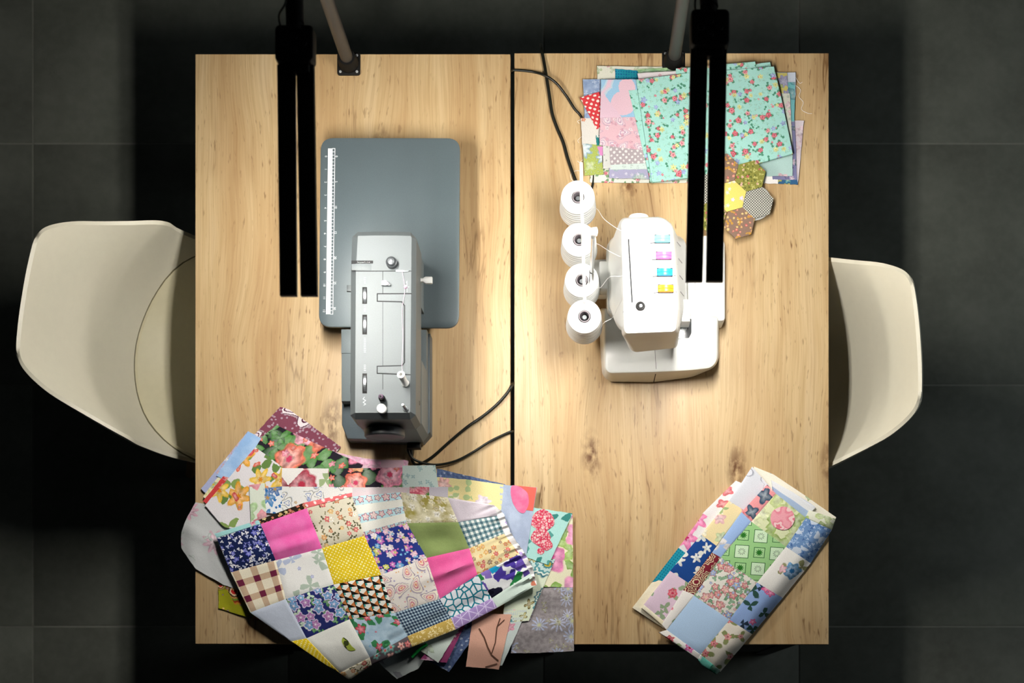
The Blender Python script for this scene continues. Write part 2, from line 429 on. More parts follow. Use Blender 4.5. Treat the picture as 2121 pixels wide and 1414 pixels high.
    FAB('s_blue_roses', 'a4bfd2', D(22, .44, '2f7048', '3c8454', dens=.62, pet=3, amp=.75, seed=3.5, shade=0), D(22, .22, 'd83858', 'c82c4c', dens=.62, seed=3.5, cen='f08c9c'), D(34, .12, 'd05070', '58a8d8', dens=.4, seed=8), mottle=('b8d0de', 60))
    gingham('s_gingham_navy', 'c2d2da', '6c8498', '26344c', 165, .55)
    g = G('cloth_s_pebble')
    uv = g.uv()
    ve = g.n('ShaderNodeTexVoronoi', {'voronoi_dimensions': '2D', 'feature': 'DISTANCE_TO_EDGE'}, Vector=uv, Scale=74.0)
    FABS['s_pebble'] = cloth_end(g, g.mix(g.mr(ve.outputs['Distance'], .09, .13), '1c7c90', 'dfe6ec'))
    FAB('s_bold', 'eef0f2', D(30, .6, '4c3c9c', '6c54b4', '1fa0d0', '2f8c4c', '141428', '8c74c4', dens=.9, pet=3, amp=.4, shade=0))
    FAB('s_dark_rose', '5f565a', D(42, .42, 'e88c8c', 'd86868', '5a9890', 'f0b4a8', dens=.75, pet=5, cen='c84848'))
    FAB('s_gold', 'c4a656', D(120, .34, 'ece0b0', 'e4d498', dens=.6, pet=3, amp=.7, shade=0))
    g = G('cloth_s_hexline')
    uv = g.uv(rot=12)
    x, y, _ = g.sep(uv)
    lines = None
    for an in (0, 60, 120):
        k = g.m('ADD', g.m('MULTIPLY', x, math.cos(math.radians(an))), g.m('MULTIPLY', y, math.sin(math.radians(an))))
        l = g.m('LESS_THAN', fr(g, k, 56), .09)
        lines = l if lines is None else g.m('MAXIMUM', lines, l)
    FABS['s_hexline'] = cloth_end(g, g.mix(lines, 'a48cc4', 'd4c8e4'))
    FAB('s_mint_bird', 'd6e8de', D(24, .3, 'c87860', dens=.45, pet=2, amp=.9, shade=0))
    FAB('s_waist', 'eeecec', D(30, .4, 'b89ce0', dens=.25))
    g = G('cloth_s_stripe')
    uv = g.uv()
    x, y, _ = g.sep(uv)
    band = g.m('LESS_THAN', fr(g, y, 30, .1), .5)
    col = g.mix(band, 'f0efe6', 'c4e4ea')
    fl = layer(g, uv, col, sc=60, rad=.40, cols=['efc0c4', 'b4c8d0', 'f2d0d0'], dens=1.1, rnd=.0, edge='8c5c70', cen='e8d8d0', grow=1.0)
    FABS['s_stripe'] = cloth_end(g, g.mix(band, col, fl))
    # quilt
    FAB('q_rose', 'e2e8bc', D(20, .6, 'a4c064', 'c4d488', 'dce4ac', dens=.85, pet=3, amp=.5, seed=2), D(9, .4, 'f4e4c0', 'f6ecd4', dens=.5, seed=7, pet=8, amp=.1, cen='f0c880'))
    FAB('q_rose_bloom', 'f2a8b4', dict(sc=24, rad=.55, dens=1.1, pet=5, amp=.2, seed=2, ring=[(0, 'e4788c'), (.4, 'f8d4d4'), (.75, 'ec90a0')]))
    g = G('cloth_q_stars')
    uv = g.uv(1.0, -33)
    v = g.vm('SCALE', uv, scale=29.0)
    fl = g.vm('FLOOR', v)
    c = g.vm('SUBTRACT', g.vm('FRACTION', v), (.5, .5, .5))
    x, y, _ = g.sep(c)
    fx, fy, _ = g.sep(fl)
    par = g.m('ABSOLUTE', g.m('MODULO', g.m('ADD', fx, fy), 2.0))
    a = g.m('MAXIMUM', g.m('ABSOLUTE', x), g.m('ABSOLUTE', y))
    big = g.m('MULTIPLY_ADD', par, .08, .32)
    ins = g.m('LESS_THAN', a, big)
    brd = g.m('MULTIPLY', ins, g.m('GREATER_THAN', a, g.m('SUBTRACT', big, .035)))
    col = g.mix(g.m('MULTIPLY', ins, g.m('MULTIPLY_ADD', par, .75, .15)), '9ed08c', 'd8f0d0')
    col = g.mix(brd, col, '1c5c2c')
    r = g.m('SQRT', g.m('ADD', g.m('MULTIPLY', x, x), g.m('MULTIPLY', y, y)))
    st = g.m('MULTIPLY_ADD', g.m('COSINE', g.m('MULTIPLY', g.m('ARCTAN2', y, x), 10.0)), .045, .165)
    insi = g.m('LESS_THAN', r, st)
    rim = g.m('MULTIPLY', insi, g.m('GREATER_THAN', r, g.m('SUBTRACT', st, .035)))
    col = g.mix(g.m('MULTIPLY', insi, g.m('SUBTRACT', 1.0, par)), col, '2c7428')
    col = g.mix(g.m('MULTIPLY', rim, par), col, '244c2c')
    FABS['q_stars'] = cloth_end(g, col)
    FAB('q_liberty', 'e9e6dc', D(60, .46, '6c9c74', '88b08c', dens=.7, pet=3, amp=.5, seed=8, shade=.1), D(40, .44, 'e0908c', '84a8dc', 'e8a8a0', 'd87878', dens=.72, pet=5, amp=.2, cen='e8d8a0', edge='b07070', cr=.2), D(80, .3, 'e8b0ac', '98b4dc', dens=.4, seed=4, edge='a87c7c'))
    g = G('cloth_q_aqua')
    uv = g.uv()
    x, y, _ = g.sep(uv)
    nz = g.m('MULTIPLY_ADD', g.noise(uv, 30, 2), .01, y)
    FABS['q_aqua'] = cloth_end(g, g.ramp(g.mr(nz, 0.0, .09), [(.0, '92d8da'), (.55, '96dcdc'), (.72, 'b0d4ec'), (1, 'b4d0ee')]))
    FAB('q_denim', '7498c8', D(110, .34, 'a8c4e4', '4c70ac', 'c8d8ec', dens=.7, pet=3, amp=.6, shade=0), D(30, .5, 'd0dcec', dens=.4, pet=2, amp=.95, seed=6, shade=0))
    FAB('q_blue_rose', 'f0eee8', D(28, .5, '9c9c70', 'b0a884', dens=.5, pet=3, amp=.85, seed=3, shade=0), D(19, .4, '5c9ccc', '8cb8dc', '2c78b0', dens=.5, seed=5.7, pet=7, amp=.14, cen='2c70a8', shade=.45, rose=True, grow=1.15), D(26, .3, 'ecb8c0', dens=.18, seed=9))
    FAB('q_lavender', '92aede', D(30, .4, '2c3c50', '2f5048', dens=.5, pet=3, amp=.85, seed=3, shade=0), D(24, .26, 'e0549c', 'd8488c', dens=.5, seed=8, cen='f0a0c8'))
    FAB('q_cream_rose', 'e9e2d3', D(24, .3, '8c9460', dens=.62, pet=3, amp=.85, seed=4, shade=0), D(24, .2, 'd86c70', 'e09088', dens=.62, seed=4, cen='b84858'))
    FAB('q_sky', 'a2c0ee', D(20, .42, 'b09c94', 'e8e4e4', '9c8484', dens=.6, pet=4, amp=.3))
    FAB('q_maroon', '7c2434', dict(sc=26, rad=.5, dens=.9, seed=3, pet=9, amp=.1, ring=[(0, '7c2434'), (.3, 'e8d8b0'), (.45, '7c2434'), (.62, 'e4d0a8'), (.72, '6c1c2c'), (.88, 'e4d4b0')]))
    FAB('q_white_red', 'f0ece6', D(30, .34, 'a8bc94', dens=.5, seed=3, pet=3, amp=.8, shade=0), D(26, .32, 'd84858', 'e87890', 'e060b0', dens=.7, cen='b82840', rose=True))
    FAB('q_pink_teal', 'f0a0a4', D(22, .42, '1f4c6c', '2c7490', 'f4b8b8', 'e0707c', dens=.7, pet=4, amp=.3))
    FAB('q_sketch', 'dfe2ea', dict(sc=22, rad=.4, dens=.45, seed=4, pet=3, amp=.5, ring=[(0, 'e2e4ec'), (.84, 'a4a8b4')]))
    FAB('q_yellow', 'f4e2ae', D(24, .34, 'f4c0c0', 'c8d4a0', 'f6ecd0', dens=.5, seed=3), D(34, .3, 'a8bc84', dens=.25, seed=9, pet=3, amp=.8, shade=0))
    FAB('q_navy', '1f4a90', D(24, .36, 'e4e8e4', 'dfe4dc', dens=.7, pet=5, amp=.4, seed=3, cen='8ca0b8', cr=.12), D(34, .4, 'e4e8e0', dens=.35, pet=2, amp=.92, seed=6, shade=0))
    FAB('q_pink_grey', 'e0c8da', D(28, .36, '94a888', dens=.5, pet=3, amp=.7, seed=3, shade=0), D(24, .34, 'ecb4bc', 'd84860', 'eeece4', dens=.5, seed=6, pet=7, amp=.1, cen='c83c58'))
    FAB('q_white_pink', 'f2eeee', D(26, .36, 'e86c74', 'f4b8c0', 'd8dccc', dens=.45, pet=4))
    FAB('q_grey_flower', 'e4e2e2', D(14, .4, 'f07cb4', 'f0a0c8', dens=.5, seed=3, pet=6, amp=.3, cen='b82860'), D(24, .34, '7c7c74', dens=.2, seed=7, pet=2, amp=.9, shade=0))
    gingham('q_teal', '1f8ca4', '2494a8', '116c88', 190, .5)
    FAB('q_cream', 'f0e9d2', mottle=('e8deC0'.lower(), 20))
    FAB('q_cream_edge', 'f2ecdc', D(26, .3, 'e86c70', 'b4c890', 'a8c4d8', dens=.4))
    g = G('cloth_q_swoosh')
    uv = g.uv()
    w = g.n('ShaderNodeTexWave', {'wave_type': 'RINGS'}, Vector=uv, Scale=9.0, Distortion=2.0, Detail=1.0)
    FABS['q_swoosh'] = cloth_end(g, g.ramp(w.outputs[0], [(.0, 'a8bcdc'), (.55, 'b4c4e0'), (.62, 'e6e8ec'), (1, 'eeeeec')], True))
    FAB('q_green_rose', 'eef0dc', D(24, .5, 'a4bc6c', 'c4d494', dens=.7, pet=3, amp=.6), D(14, .36, 'f090a0', 'f4b0b8', dens=.5, seed=4, pet=6, cen='d86078'))
    FAB('q_teal_flower', '6cc4b4', D(20, .4, 'f0f0ec', '2c8c6c', dens=.6))


prints()


# ------------------------------------------------------------------ other materials
def wood_mat():
    g = G('oak_laminate')
    ob = g.pos()
    wob = g.n('ShaderNodeTexNoise', Vector=g.pos((2.2, .9, 1)), Scale=2.0, Detail=2.0)
    x, y, z = g.sep(ob)
    xs = g.m('ADD', x, g.m('MULTIPLY', g.m('SUBTRACT', wob.outputs[0], .5), .055))
    kn = g.n('ShaderNodeTexVoronoi', {'voronoi_dimensions': '2D'}, Vector=g.comb(g.m('MULTIPLY', xs, 5.0), g.m('MULTIPLY', y, 2.1)), Scale=1.0)
    kd = kn.outputs['Distance']
    xs = g.m('ADD', xs, g.m('MULTIPLY', g.mr(kd, .32, .0), .018))
    band = g.noise(g.comb(g.m('MULTIPLY', xs, 11), g.m('MULTIPLY', y, .9)), 1.0, 5, .6)
    grain = g.noise(g.comb(g.m('MULTIPLY', xs, 330), g.m('MULTIPLY', y, 5.0)), 1.0, 3, .6)
    mid = g.noise(g.comb(g.m('MULTIPLY', xs, 60), g.m('MULTIPLY', y, 3.2)), 1.0, 4, .65)
    col = g.ramp(band, [(.26, 'b69567'), (.44, 'c8a97c'), (.56, 'd4b98c'), (.74, 'dcc59e')])
    col = g.mix(g.mr(mid, .50, .80, 0, .42), col, 'ab8352')
    col = g.mix(g.mr(grain, .42, .75, 0, .42), col, 'a07849')
    # dark splits that follow the grain, and knots
    sp = g.noise(g.comb(g.m('MULTIPLY', xs, 7.5), g.m('MULTIPLY', y, .8), 3.3), 1.0, 5, .62)
    ln = g.m('ABSOLUTE', g.m('SUBTRACT', sp, .5))
    area = g.noise(g.comb(g.m('MULTIPLY', x, 4.5), g.m('MULTIPLY', y, 2.4), 9.1), 1.0, 3)
    msk = g.m('MULTIPLY', g.mr(ln, .0095, .001), g.mr(area, .5, .63))
    col = g.mix(g.m('MULTIPLY', msk, .72), col, '5f3f22')
    halo = g.m('MULTIPLY', g.mr(ln, .06, .0), g.mr(area, .46, .66))
    col = g.mix(g.m('MULTIPLY', halo, .38), col, '8c6238')
    kr = g.m('MULTIPLY', g.mr(kd, .13, .02), g.m('LESS_THAN', kn.outputs['Color'], .42))
    col = g.mix(g.m('MULTIPLY', kr, g.mr(g.noise(g.pos((90, 50, 1)), 1.0, 3), .35, .6)), col, '6a4526')
    fl = g.noise(g.comb(g.m('MULTIPLY', xs, 190), g.m('MULTIPLY', y, 30)), 1.0, 2)
    col = g.mix(g.m('MULTIPLY', g.mr(fl, .62, .72), g.mr(area, .40, .62, .22, .85)), col, '74502e')
    g.bump(grain, .12, .0006)
    return g.end(col, g.mr(grain, .3, .7, .36, .48), 0, .5)


def tile_mat():
    g = G('slate_tile')
    oi = g.t.nodes.new('ShaderNodeObjectInfo')
    n1 = g.noise(g.vm('ADD', g.pos(), g.vm('SCALE', (3.1, 7.7, 1.3), scale=oi.outputs['Random'])), 4.5, 6, .6)
    n2 = g.noise(g.pos(), 45, 4)
    col = g.ramp(n1, [(.3, '676a60'), (.5, '767a70'), (.7, '878a80')])
    col = g.mix(g.mr(n2, .4, .75, 0, .25), col, '94978d')
    col = g.mix(1.0, col, g.ramp(oi.outputs['Random'], [(0, (.82, .82, .82)), (1, (1.1, 1.1, 1.1))]), 'MULTIPLY')
    g.bump(n2, .15, .001)
    return g.end(col, .62, 0, .3)


def brushed(name, col, rough, metal=.35):
    g = G(name)
    f = g.noise(g.pos(), 900, 2)
    f2 = g.noise(g.pos(), 8, 2)
    c = lin(col)
    v = g.vm('SCALE', tuple(c[:3]), scale=g.m('ADD', g.mr(f, .35, .65, .9, 1.02), g.mr(f2, .3, .7, -.02, .04)))
    return g.end(v, rough, metal, .36)


def emit_mat(name, col, st):
    g = G(name)
    g.end((.9, .9, .9, 1), .5)
    nz = g.noise(g.pos(), 300, 1)
    g.set(g.b.inputs['Emission Color'], g.mix(g.mr(nz, 0, 1, 0, .04), col, (1, 1, 1, 1)))
    g.b.inputs['Emission Strength'].default_value = st
    return g.mat


def clear_mat(name, col, tr=.8):
    g = G(name)
    m = g.end(lin(col), .12)
    g.b.inputs['Transmission Weight'].default_value = tr
    g.b.inputs['IOR'].default_value = 1.2
    return m


M = dict(
    wood=wood_mat(), tile=tile_mat(), grout=plain('grout', '94968c', .9), black=plain('black_steel', '0d0d0d', .5, 0, .3),
    edge=plain('dark_edge_band', 'c49a62', .6), lampblack=plain('black_lamp_plastic', '0b0a09', .62, 0, .25), pole=plain('grey_lamp_tube', '35322f', .5, .0),
    led=emit_mat('led_strip', (1.0, .955, .89, 1), LED_STRENGTH), button=plain('touch_ring', '2a2a2a', .5),
    grey=brushed('grey_metallic_plastic', '6d777a', .5, .1), greytop=brushed('light_grey_panel', '5e6567', .47, .05), greydark=brushed('dark_grey_plastic', '59646a', .42, .2),
    tablegrey=brushed('extension_table_grey', '5c686c', .36, .1), charcoal=plain('charcoal_plastic', '3c4043', .42), blackpl=plain('black_plastic', '0c0c0c', .5, 0, .2),
    white=plain('white_plastic', 'e2e3df', .3, 0, .5, .015), whitem=plain('white_matt_plastic', 'e6e7e4', .5, 0, .4, .02), print=plain('white_print', 'e8eeee', .7), gapm=plain('dark_gap', '16181a', .8),
    chrome=plain('chrome', 'c8cacc', .18, .95), steel=plain('steel', '82878a', .38, .7), pinkm=plain('pink_thread', 'd8b4cc', .6), rim=plain('inner_tube_grey', '8c8489', .5), purple=plain('purple_plastic', '5c3a5c', .4),
    cyan=plain('cyan_dial', '74d0e2', .3), pinkd=plain('pink_dial', 'ee6cb8', .3), blued=plain('blue_dial', '2ca2e0', .3), orange=plain('orange_dial', 'f29c28', .3),
    thread=plain('white_thread', 'f2f2f0', .8, 0, .2, .02), cable=plain('black_cable', '14160f', .38), shell=plain('cream_shell', 'd9d4c0', .42, 0, .4, .015), pad=plain('cream_seat_pad', 'cfc8aa', .5, 0, .3, .02),
    leg=plain('beech_leg', 'b98d5c', .5), seam=plain('pad_piping', '6a644a', .6), cup=clear_mat('clear_plastic', 'e8ecec', .6), wall=plain('grey_wall', '6c6e6c', .85), screw=plain('screw_zinc', 'd4d8d8', .3, .6))


def cone_mat():
    g = G('wound_thread')
    x, y, z = g.sep(g.pos())
    w = g.m('SINE', g.m('MULTIPLY', g.m('ADD', z, g.m('MULTIPLY', g.noise(g.pos(), 35, 2), .012)), 620.0))
    g.bump(w, .35, .0012)
    col = g.mix(g.mr(w, -1, 1, 0, 1), 'dfe2e2', 'f1f1ef')
    return g.end(col, .75, 0, .2)


M['cone'] = cone_mat()


# ------------------------------------------------------------------ geometry helpers
def mesh_obj(name, verts, faces, mat, parent=None, smooth=False, uvs=None, recalc=False):
    """one mesh object whose origin stands at the base of its own bounding box"""
    vs = [Vector(v) for v in verts]
    lo = Vector((min(v[i] for v in vs) for i in range(3)))
    hi = Vector((max(v[i] for v in vs) for i in range(3)))
    org = Vector(((lo.x + hi.x) / 2, (lo.y + hi.y) / 2, lo.z))
    me = bpy.data.meshes.new(name)
    me.from_pydata([v - org for v in vs], [], faces)
    if recalc:
        bm = bmesh.new()
        bm.from_mesh(me)
        bmesh.ops.recalc_face_normals(bm, faces=bm.faces)
        bm.to_mesh(me)
        bm.free()
    if isinstance(mat, str):
        mat = M[mat]
    me.materials.append(mat)
    if uvs:
        ul = me.uv_layers.new(name='UVMap')
        for lp in me.loops:
            ul.data[lp.index].uv = uvs[lp.vertex_index]
    if smooth:
        me.polygons.foreach_set('use_smooth', [True] * len(me.polygons))
        me.set_sharp_from_angle(angle=math.radians(38))
    me.update()
    o = bpy.data.objects.new(name, me)
    C.objects.link(o)
    if parent is not None:
        o.parent = parent
        pl = Vector((0, 0, 0))
        q = parent
        while q is not None:
            pl += q.location
            q = q.parent
        o.location = org - pl
    else:
        o.location = org
    return o


def bm_obj(name, bm, mat, parent=None, smooth=False):
    bm.verts.index_update()
    o = mesh_obj(name, [v.co.copy() for v in bm.verts], [[v.index for v in f.verts] for f in bm.faces], mat, parent, smooth)
    bm.free()
    return o


def thing(name, label, cat, loc, group=None, rotz=0.0):
    o = bpy.data.objects.new(name, None)
    o.empty_display_size = .05
    o.location = loc
    o.rotation_euler.z = rotz
    C.objects.link(o)
    return tag(o, label, cat, group)


def tag(o, label, cat=None, group=None, kind=None):
    if label:
        o['label'] = label
    if cat:
        o['category'] = cat
    if group:
        o['group'] = group
    if kind:
        o['kind'] = kind
    return o


def round_poly(pts, r, seg=5):
    out = []
    n = len(pts)
    for i in range(n):
        p, a, b = Vector(pts[i]), Vector(pts[i - 1]), Vector(pts[(i + 1) % n])
        rr = r[i] if isinstance(r, (list, tuple)) else r
        da, db = (a - p), (b - p)
        k = min(rr, da.length * .48, db.length * .48)
        if k < 1e-6:
            out += [tuple(p)] * (seg + 1)
            continue
        s, e = p + da.normalized() * k, p + db.normalized() * k
        for j in range(seg + 1):
            t = j / seg
            out.append(tuple(s * (1 - t) ** 2 + p * 2 * t * (1 - t) + e * t * t))
    return out


def offset_poly(pts, d):
    """shrink a polygon towards its inside by d (mitred)"""
    n = len(pts)
    area = sum(pts[i][0] * pts[(i + 1) % n][1] - pts[(i + 1) % n][0] * pts[i][1] for i in range(n))
    sg = 1 if area > 0 else -1
    out = []
    for i in range(n):
        p, a, b = Vector(pts[i]), Vector(pts[i - 1]), Vector(pts[(i + 1) % n])
        d1, d2 = (p - a), (b - p)
        if d1.length < 1e-9 or d2.length < 1e-9:
            d1 = d2 = (b - a)
        n1 = Vector((-d1.y, d1.x)).normalized() * sg
        n2 = Vector((-d2.y, d2.x)).normalized() * sg
        m = (n1 + n2)
        if m.length < 1e-6:
            m = n1
        m.normalize()
        out.append(tuple(p + m * d / max(.4, m.dot(n1))))
    return out


def stack(secs, cap=(True, True)):
    """skin a pile of polygons with equal vertex counts: [(z, pts) or list of 3-D points]"""
    V, F = [], []
    n = len(secs[0][1])
    for z, pts in secs:
        V += [(p[0], p[1], z) if len(p) == 2 else p for p in pts]
    for k in range(len(secs) - 1):
        for i in range(n):
            j = (i + 1) % n
            F.append((k * n + i, k * n + j, (k + 1) * n + j, (k + 1) * n + i))
    if cap[0]:
        F.append(tuple(reversed(range(n))))
    if cap[1]:
        F.append(tuple(range((len(secs) - 1) * n, len(secs) * n)))
    return V, F


def ccw(pts):
    n = len(pts)
    a = sum(pts[i][0] * pts[(i + 1) % n][1] - pts[(i + 1) % n][0] * pts[i][1] for i in range(n))
    return list(pts) if a > 0 else list(reversed(pts))


def slab(name, pts, z0, z1, mat, parent=None, bev=.002, rad=0.0, smooth=True, seg=5):
    """flat solid with an outline in the x-y plane, softened top and bottom edges"""
    pts = ccw([tuple(p)[:2] for p in pts])
    if rad:
        pts = round_poly(pts, rad, seg)
    b = min(bev, (z1 - z0) * .45)
    ins = offset_poly(pts, b)
    ins2 = offset_poly(pts, b * .3)
    V, F = stack([(z0, ins), (z0 + b, pts), (z1 - b, pts), (z1 - b * .3, ins2), (z1, ins)])
    return mesh_obj(name, V, F, mat, parent, smooth)


def box(name, x0, x1, y0, y1, z0, z1, mat, parent=None, bev=.002, rad=0.0):
    return slab(name, [(x0, y0), (x1, y0), (x1, y1), (x0, y1)], z0, z1, mat, parent, bev, rad)


def px_poly(pts, z):
    return [tuple(P(x, y, z))[:2] for x, y in pts]


def tube_vf(path, rad, seg=8, cap=True):
    pts = [Vector(p) for p in path]
    V, F = [], []
    n = len(pts)
    up = None
    for i, p in enumerate(pts):
        t = (pts[min(i + 1, n - 1)] - pts[max(i - 1, 0)]).normalized()
        if up is None:
            up = Vector((0, 0, 1)) if abs(t.z) < .9 else Vector((1, 0, 0))
        a = t.cross(up)
        a.normalize()
        b = a.cross(t).normalized()
        up = b
        r = rad[i] if isinstance(rad, (list, tuple)) else rad
        for k in range(seg):
            an = 2 * math.pi * k / seg
            V.append(p + a * math.cos(an) * r + b * math.sin(an) * r)
    for i in range(n - 1):
        for k in range(seg):
            j = (k + 1) % seg
            F.append((i * seg + k, i * seg + j, (i + 1) * seg + j, (i + 1) * seg + k))
    if cap:
        F.append(tuple(reversed(range(seg))))
        F.append(tuple(range((n - 1) * seg, n * seg)))
    return V, F


def tube(name, path, rad, mat, parent=None, seg=8):
    V, F = tube_vf(path, rad, seg)
    return mesh_obj(name, V, F, mat, parent, True)


def smooth_path(pts, sub=8):
    pts = [Vector(p) for p in pts]
    out = []
    for i in range(len(pts) - 1):
        p0, p1, p2, p3 = pts[max(i - 1, 0)], pts[i], pts[i + 1], pts[min(i + 2, len(pts) - 1)]
        for k in range(sub):
            t = k / sub
            out.append(.5 * ((2 * p1) + (p2 - p0) * t + (2 * p0 - 5 * p1 + 4 * p2 - p3) * t * t + (3 * p1 - p0 - 3 * p2 + p3) * t ** 3))
    out.append(pts[-1])
    return out


def lathe(name, prof, ctr, mat, parent=None, seg=40, axis=(0, 0, 1), smooth=True):
    ax = Vector(axis).normalized()
    u = ax.orthogonal().normalized()
    v = ax.cross(u)
    V, F = [], []
    n = len(prof)
    ctr = Vector(ctr)
    for k in range(seg):
        an = 2 * math.pi * k / seg
        d = u * math.cos(an) + v * math.sin(an)
        for r, z in prof:
            V.append(ctr + d * r + ax * z)
    for k in range(seg):
        j = (k + 1) % seg
        for i in range(n - 1):
            F.append((k * n + i, j * n + i, j * n + i + 1, k * n + i + 1))
    if prof[0][0] > 1e-6:
        F.append(tuple(reversed([k * n for k in range(seg)])))
    if prof[-1][0] > 1e-6:
        F.append(tuple([k * n + n - 1 for k in range(seg)]))
    return mesh_obj(name, V, F, mat, parent, smooth)


def knob_prof(r, h, b=.0012):
    return [(r, 0), (r, h - b), (r - b * .4, h - b * .3), (r - b, h), (0, h)]


# ------------------------------------------------------------------ cloth
YF = P(0, 1333, TZ).y      # front edge of the tables
XL = P(404, 0, TZ).x       # left edge


def cloth(name, mat, top, bot, z0, thick=.0012, n=(14, 14), relief=None, parent=None, droop=1.0, label=None, group=None, cat='fabric',
          left=None, right=None, fray=.5, rot=0, field=None, skirt=0.0):
    """a piece of cloth: two or four edges as photo pixels, lying at height z0 above the table and hanging
    over the table's edge where it passes it. top and bot both run left to right."""
    def poly(pts):
        L = [0.0]
        for a, b in zip(pts, pts[1:]):
            L.append(L[-1] + math.dist(a, b))

        def f(t):
            d = t * L[-1]
            for i in range(len(pts) - 1):
                if d <= L[i + 1] or i == len(pts) - 2:
                    k = (d - L[i]) / max(1e-9, L[i + 1] - L[i])
                    return Vector(pts[i]) * (1 - k) + Vector(pts[i + 1]) * k
        return f
    ft, fb = poly(top), poly(bot)
    fl = poly(left or [top[0], bot[0]])
    frr = poly(right or [top[-1], bot[-1]])
    nu, nv = n
    tl, tr, bl, br = Vector(top[0]), Vector(top[-1]), Vector(bot[0]), Vector(bot[-1])
    W_ = ((tr - tl).length + (br - bl).length) / 2 * .00098
    H_ = ((bl - tl).length + (br - tr).length) / 2 * .00098
    uo, vo = R.random() * 3, R.random() * 3
    V, UV, F = [], [], []
    bott = []
    for j in range(nv + 1):
        t = j / nv
        for i in range(nu + 1):
            s = i / nu
            p = ft(s) * (1 - t) + fb(s) * t + fl(t) * (1 - s) + frr(t) * s - ((tl * (1 - s) + tr * s) * (1 - t) + (bl * (1 - s) + br * s) * t)
            if fray and (i in (0, nu) or j in (0, nv)):
                p = p + Vector((R.uniform(-fray, fray), R.uniform(-fray, fray)))
            h = z0
            if field:
                h += field(p.x, p.y)
            if relief:
                h += relief(s, t, p.x, p.y)
            z = TZ + h
            for _ in range(3):
                w = P(p.x, p.y, z)
                dr = 0.0
                if droop:
                    d = max(0.0, YF - w.y - .004)
                    dr += d * .22 + d * d * 2.4
                    d = max(0.0, XL - w.x - .003)
                    dr += d * .35 + d * d * 3
                z = TZ + h - dr * droop
            V.append(P(p.x, p.y, z))
            UV.append((uo + s * W_, vo + (1 - t) * H_))
    m = len(V)
    k = nu + 1
    for j in range(nv):
        for i in range(nu):
            a = j * k + i
            F.append((a, a + k, a + k + 1, a + 1))
    # underside and edges give the cloth its thickness
    V += [v - Vector((0, 0, thick)) for v in V]
    UV += UV
    for j in range(nv):
        for i in range(nu):
            a = m + j * k + i
            F.append((a, a + 1, a + k + 1, a + k))
    ring = [i for i in range(nu)] + [j * k + nu for j in range(nv)] + [nv * k + i for i in range(nu, 0, -1)] + [j * k for j in range(nv, 0, -1)]
    for a, b in zip(ring, ring[1:] + ring[:1]):
        F.append((a, b, m + b, m + a))
    if isinstance(mat, str):
        mat = FABS[mat]
    o = mesh_obj(name, V, F, mat, parent, True, UV)
    if label:
        tag(o, label, cat, group)
    return o


def q4(a, b, c, d):
    """corner list TL, TR, BR, BL -> the two running edges"""
    return [a, b], [d, c]


# ------------------------------------------------------------------ floor of slate tiles
fx0, fw, fh, gy0 = P(68, 0, 0).x, .6385, .6035, P(0, 297, 0).y
fl = box('floor', fx0 - 3 * fw, fx0 + 7 * fw, gy0 - 4 * fh, gy0 + 2 * fh, -.03, -.0022, 'grout', None, .001)
tag(fl, 'dark slate floor of large tiles under the tables', None, None, 'structure')
# unseen right-hand wall, added with an opening to hold the fill light
wr = thing('wall_right', 'plain grey wall, added out of view with an opening for the fill light', None, (2.7, .85, 0))
wr['kind'] = 'structure'
for nm, y0, y1, z0, z1 in (('wall_section', -.95, .05, 0, 3.0), ('wall_section', 1.65, 2.65, 0, 3.0), ('wall_section', .05, 1.65, 0, .70), ('wall_section', .05, 1.65, 2.0, 3.0)):
    box(nm, 2.7, 2.82, y0, y1, z0, z1, 'wall', wr, .002)
for y0, y1, z0, z1 in ((.05, .09, .7, 2.0), (1.61, 1.65, .7, 2.0), (.09, 1.61, .7, .74), (.09, 1.61, 1.96, 2.0)):
    box('fill_frame', 2.72, 2.77, y0, y1, z0, z1, 'whitem', wr, .002)
tile0 = None
for i in range(-3, 7):
    for j in range(-4, 2):
        x, y = fx0 + i * fw, gy0 + j * fh
        if tile0 is None:
            g_ = .0022
            tile0 = box('tile', x + g_, x + fw - g_, y + g_, y + fh - g_, -.0218, 0, 'tile', fl, .0015)
            base = tile0.location - Vector((x, y, 0))
        else:
            t = tile0.copy()
            C.objects.link(t)
            t.parent = fl
            t.location = Vector((x, y, 0)) + base


# ------------------------------------------------------------------ two tables side by side
def table(px0, px1, py0, py1, label):
    a, b = P(px0, py1, TZ), P(px1, py0, TZ)
    t = thing('table', label, 'table', ((a.x + b.x) / 2, (a.y + b.y) / 2, 0), 'two oak-topped work tables')
    box('tabletop', a.x, b.x, a.y, b.y, TZ - .026, TZ, 'wood', t, .0012)
    for s, xx in ((0, a.x + .03), (1, b.x - .07)):
        for yy in (a.y + .012, b.y - .052):
            box('leg', xx, xx + .04, yy, yy + .04, .0, TZ - .0262, 'black', t, .002)
    box('end_panel', a.x + .0705, b.x - .0705, a.y + .014, a.y + .03, .11, TZ - .0262, 'black', t, .002)
    box('rear_rail', a.x + .0705, b.x - .0705, b.y - .045, b.y - .02, TZ - .09, TZ - .0262, 'black', t, .002)
    box('side_rail', a.x + .038, a.x + .06, a.y + .053, b.y - .053, TZ - .08, TZ - .0262, 'black', t, .002)
    box('side_rail', b.x - .06, b.x - .038, a.y + .053, b.y - .053, TZ - .08, TZ - .0262, 'black', t, .002)
    return t


table(404.5, 1057, 112, 1333, 'oak-topped table carrying the grey sewing machine')
table(1065.5, 1716.5, 110, 1334, 'oak-topped table carrying the white overlock machine')
# (the narrow gap between the tables shows the dark edge banding and floor)


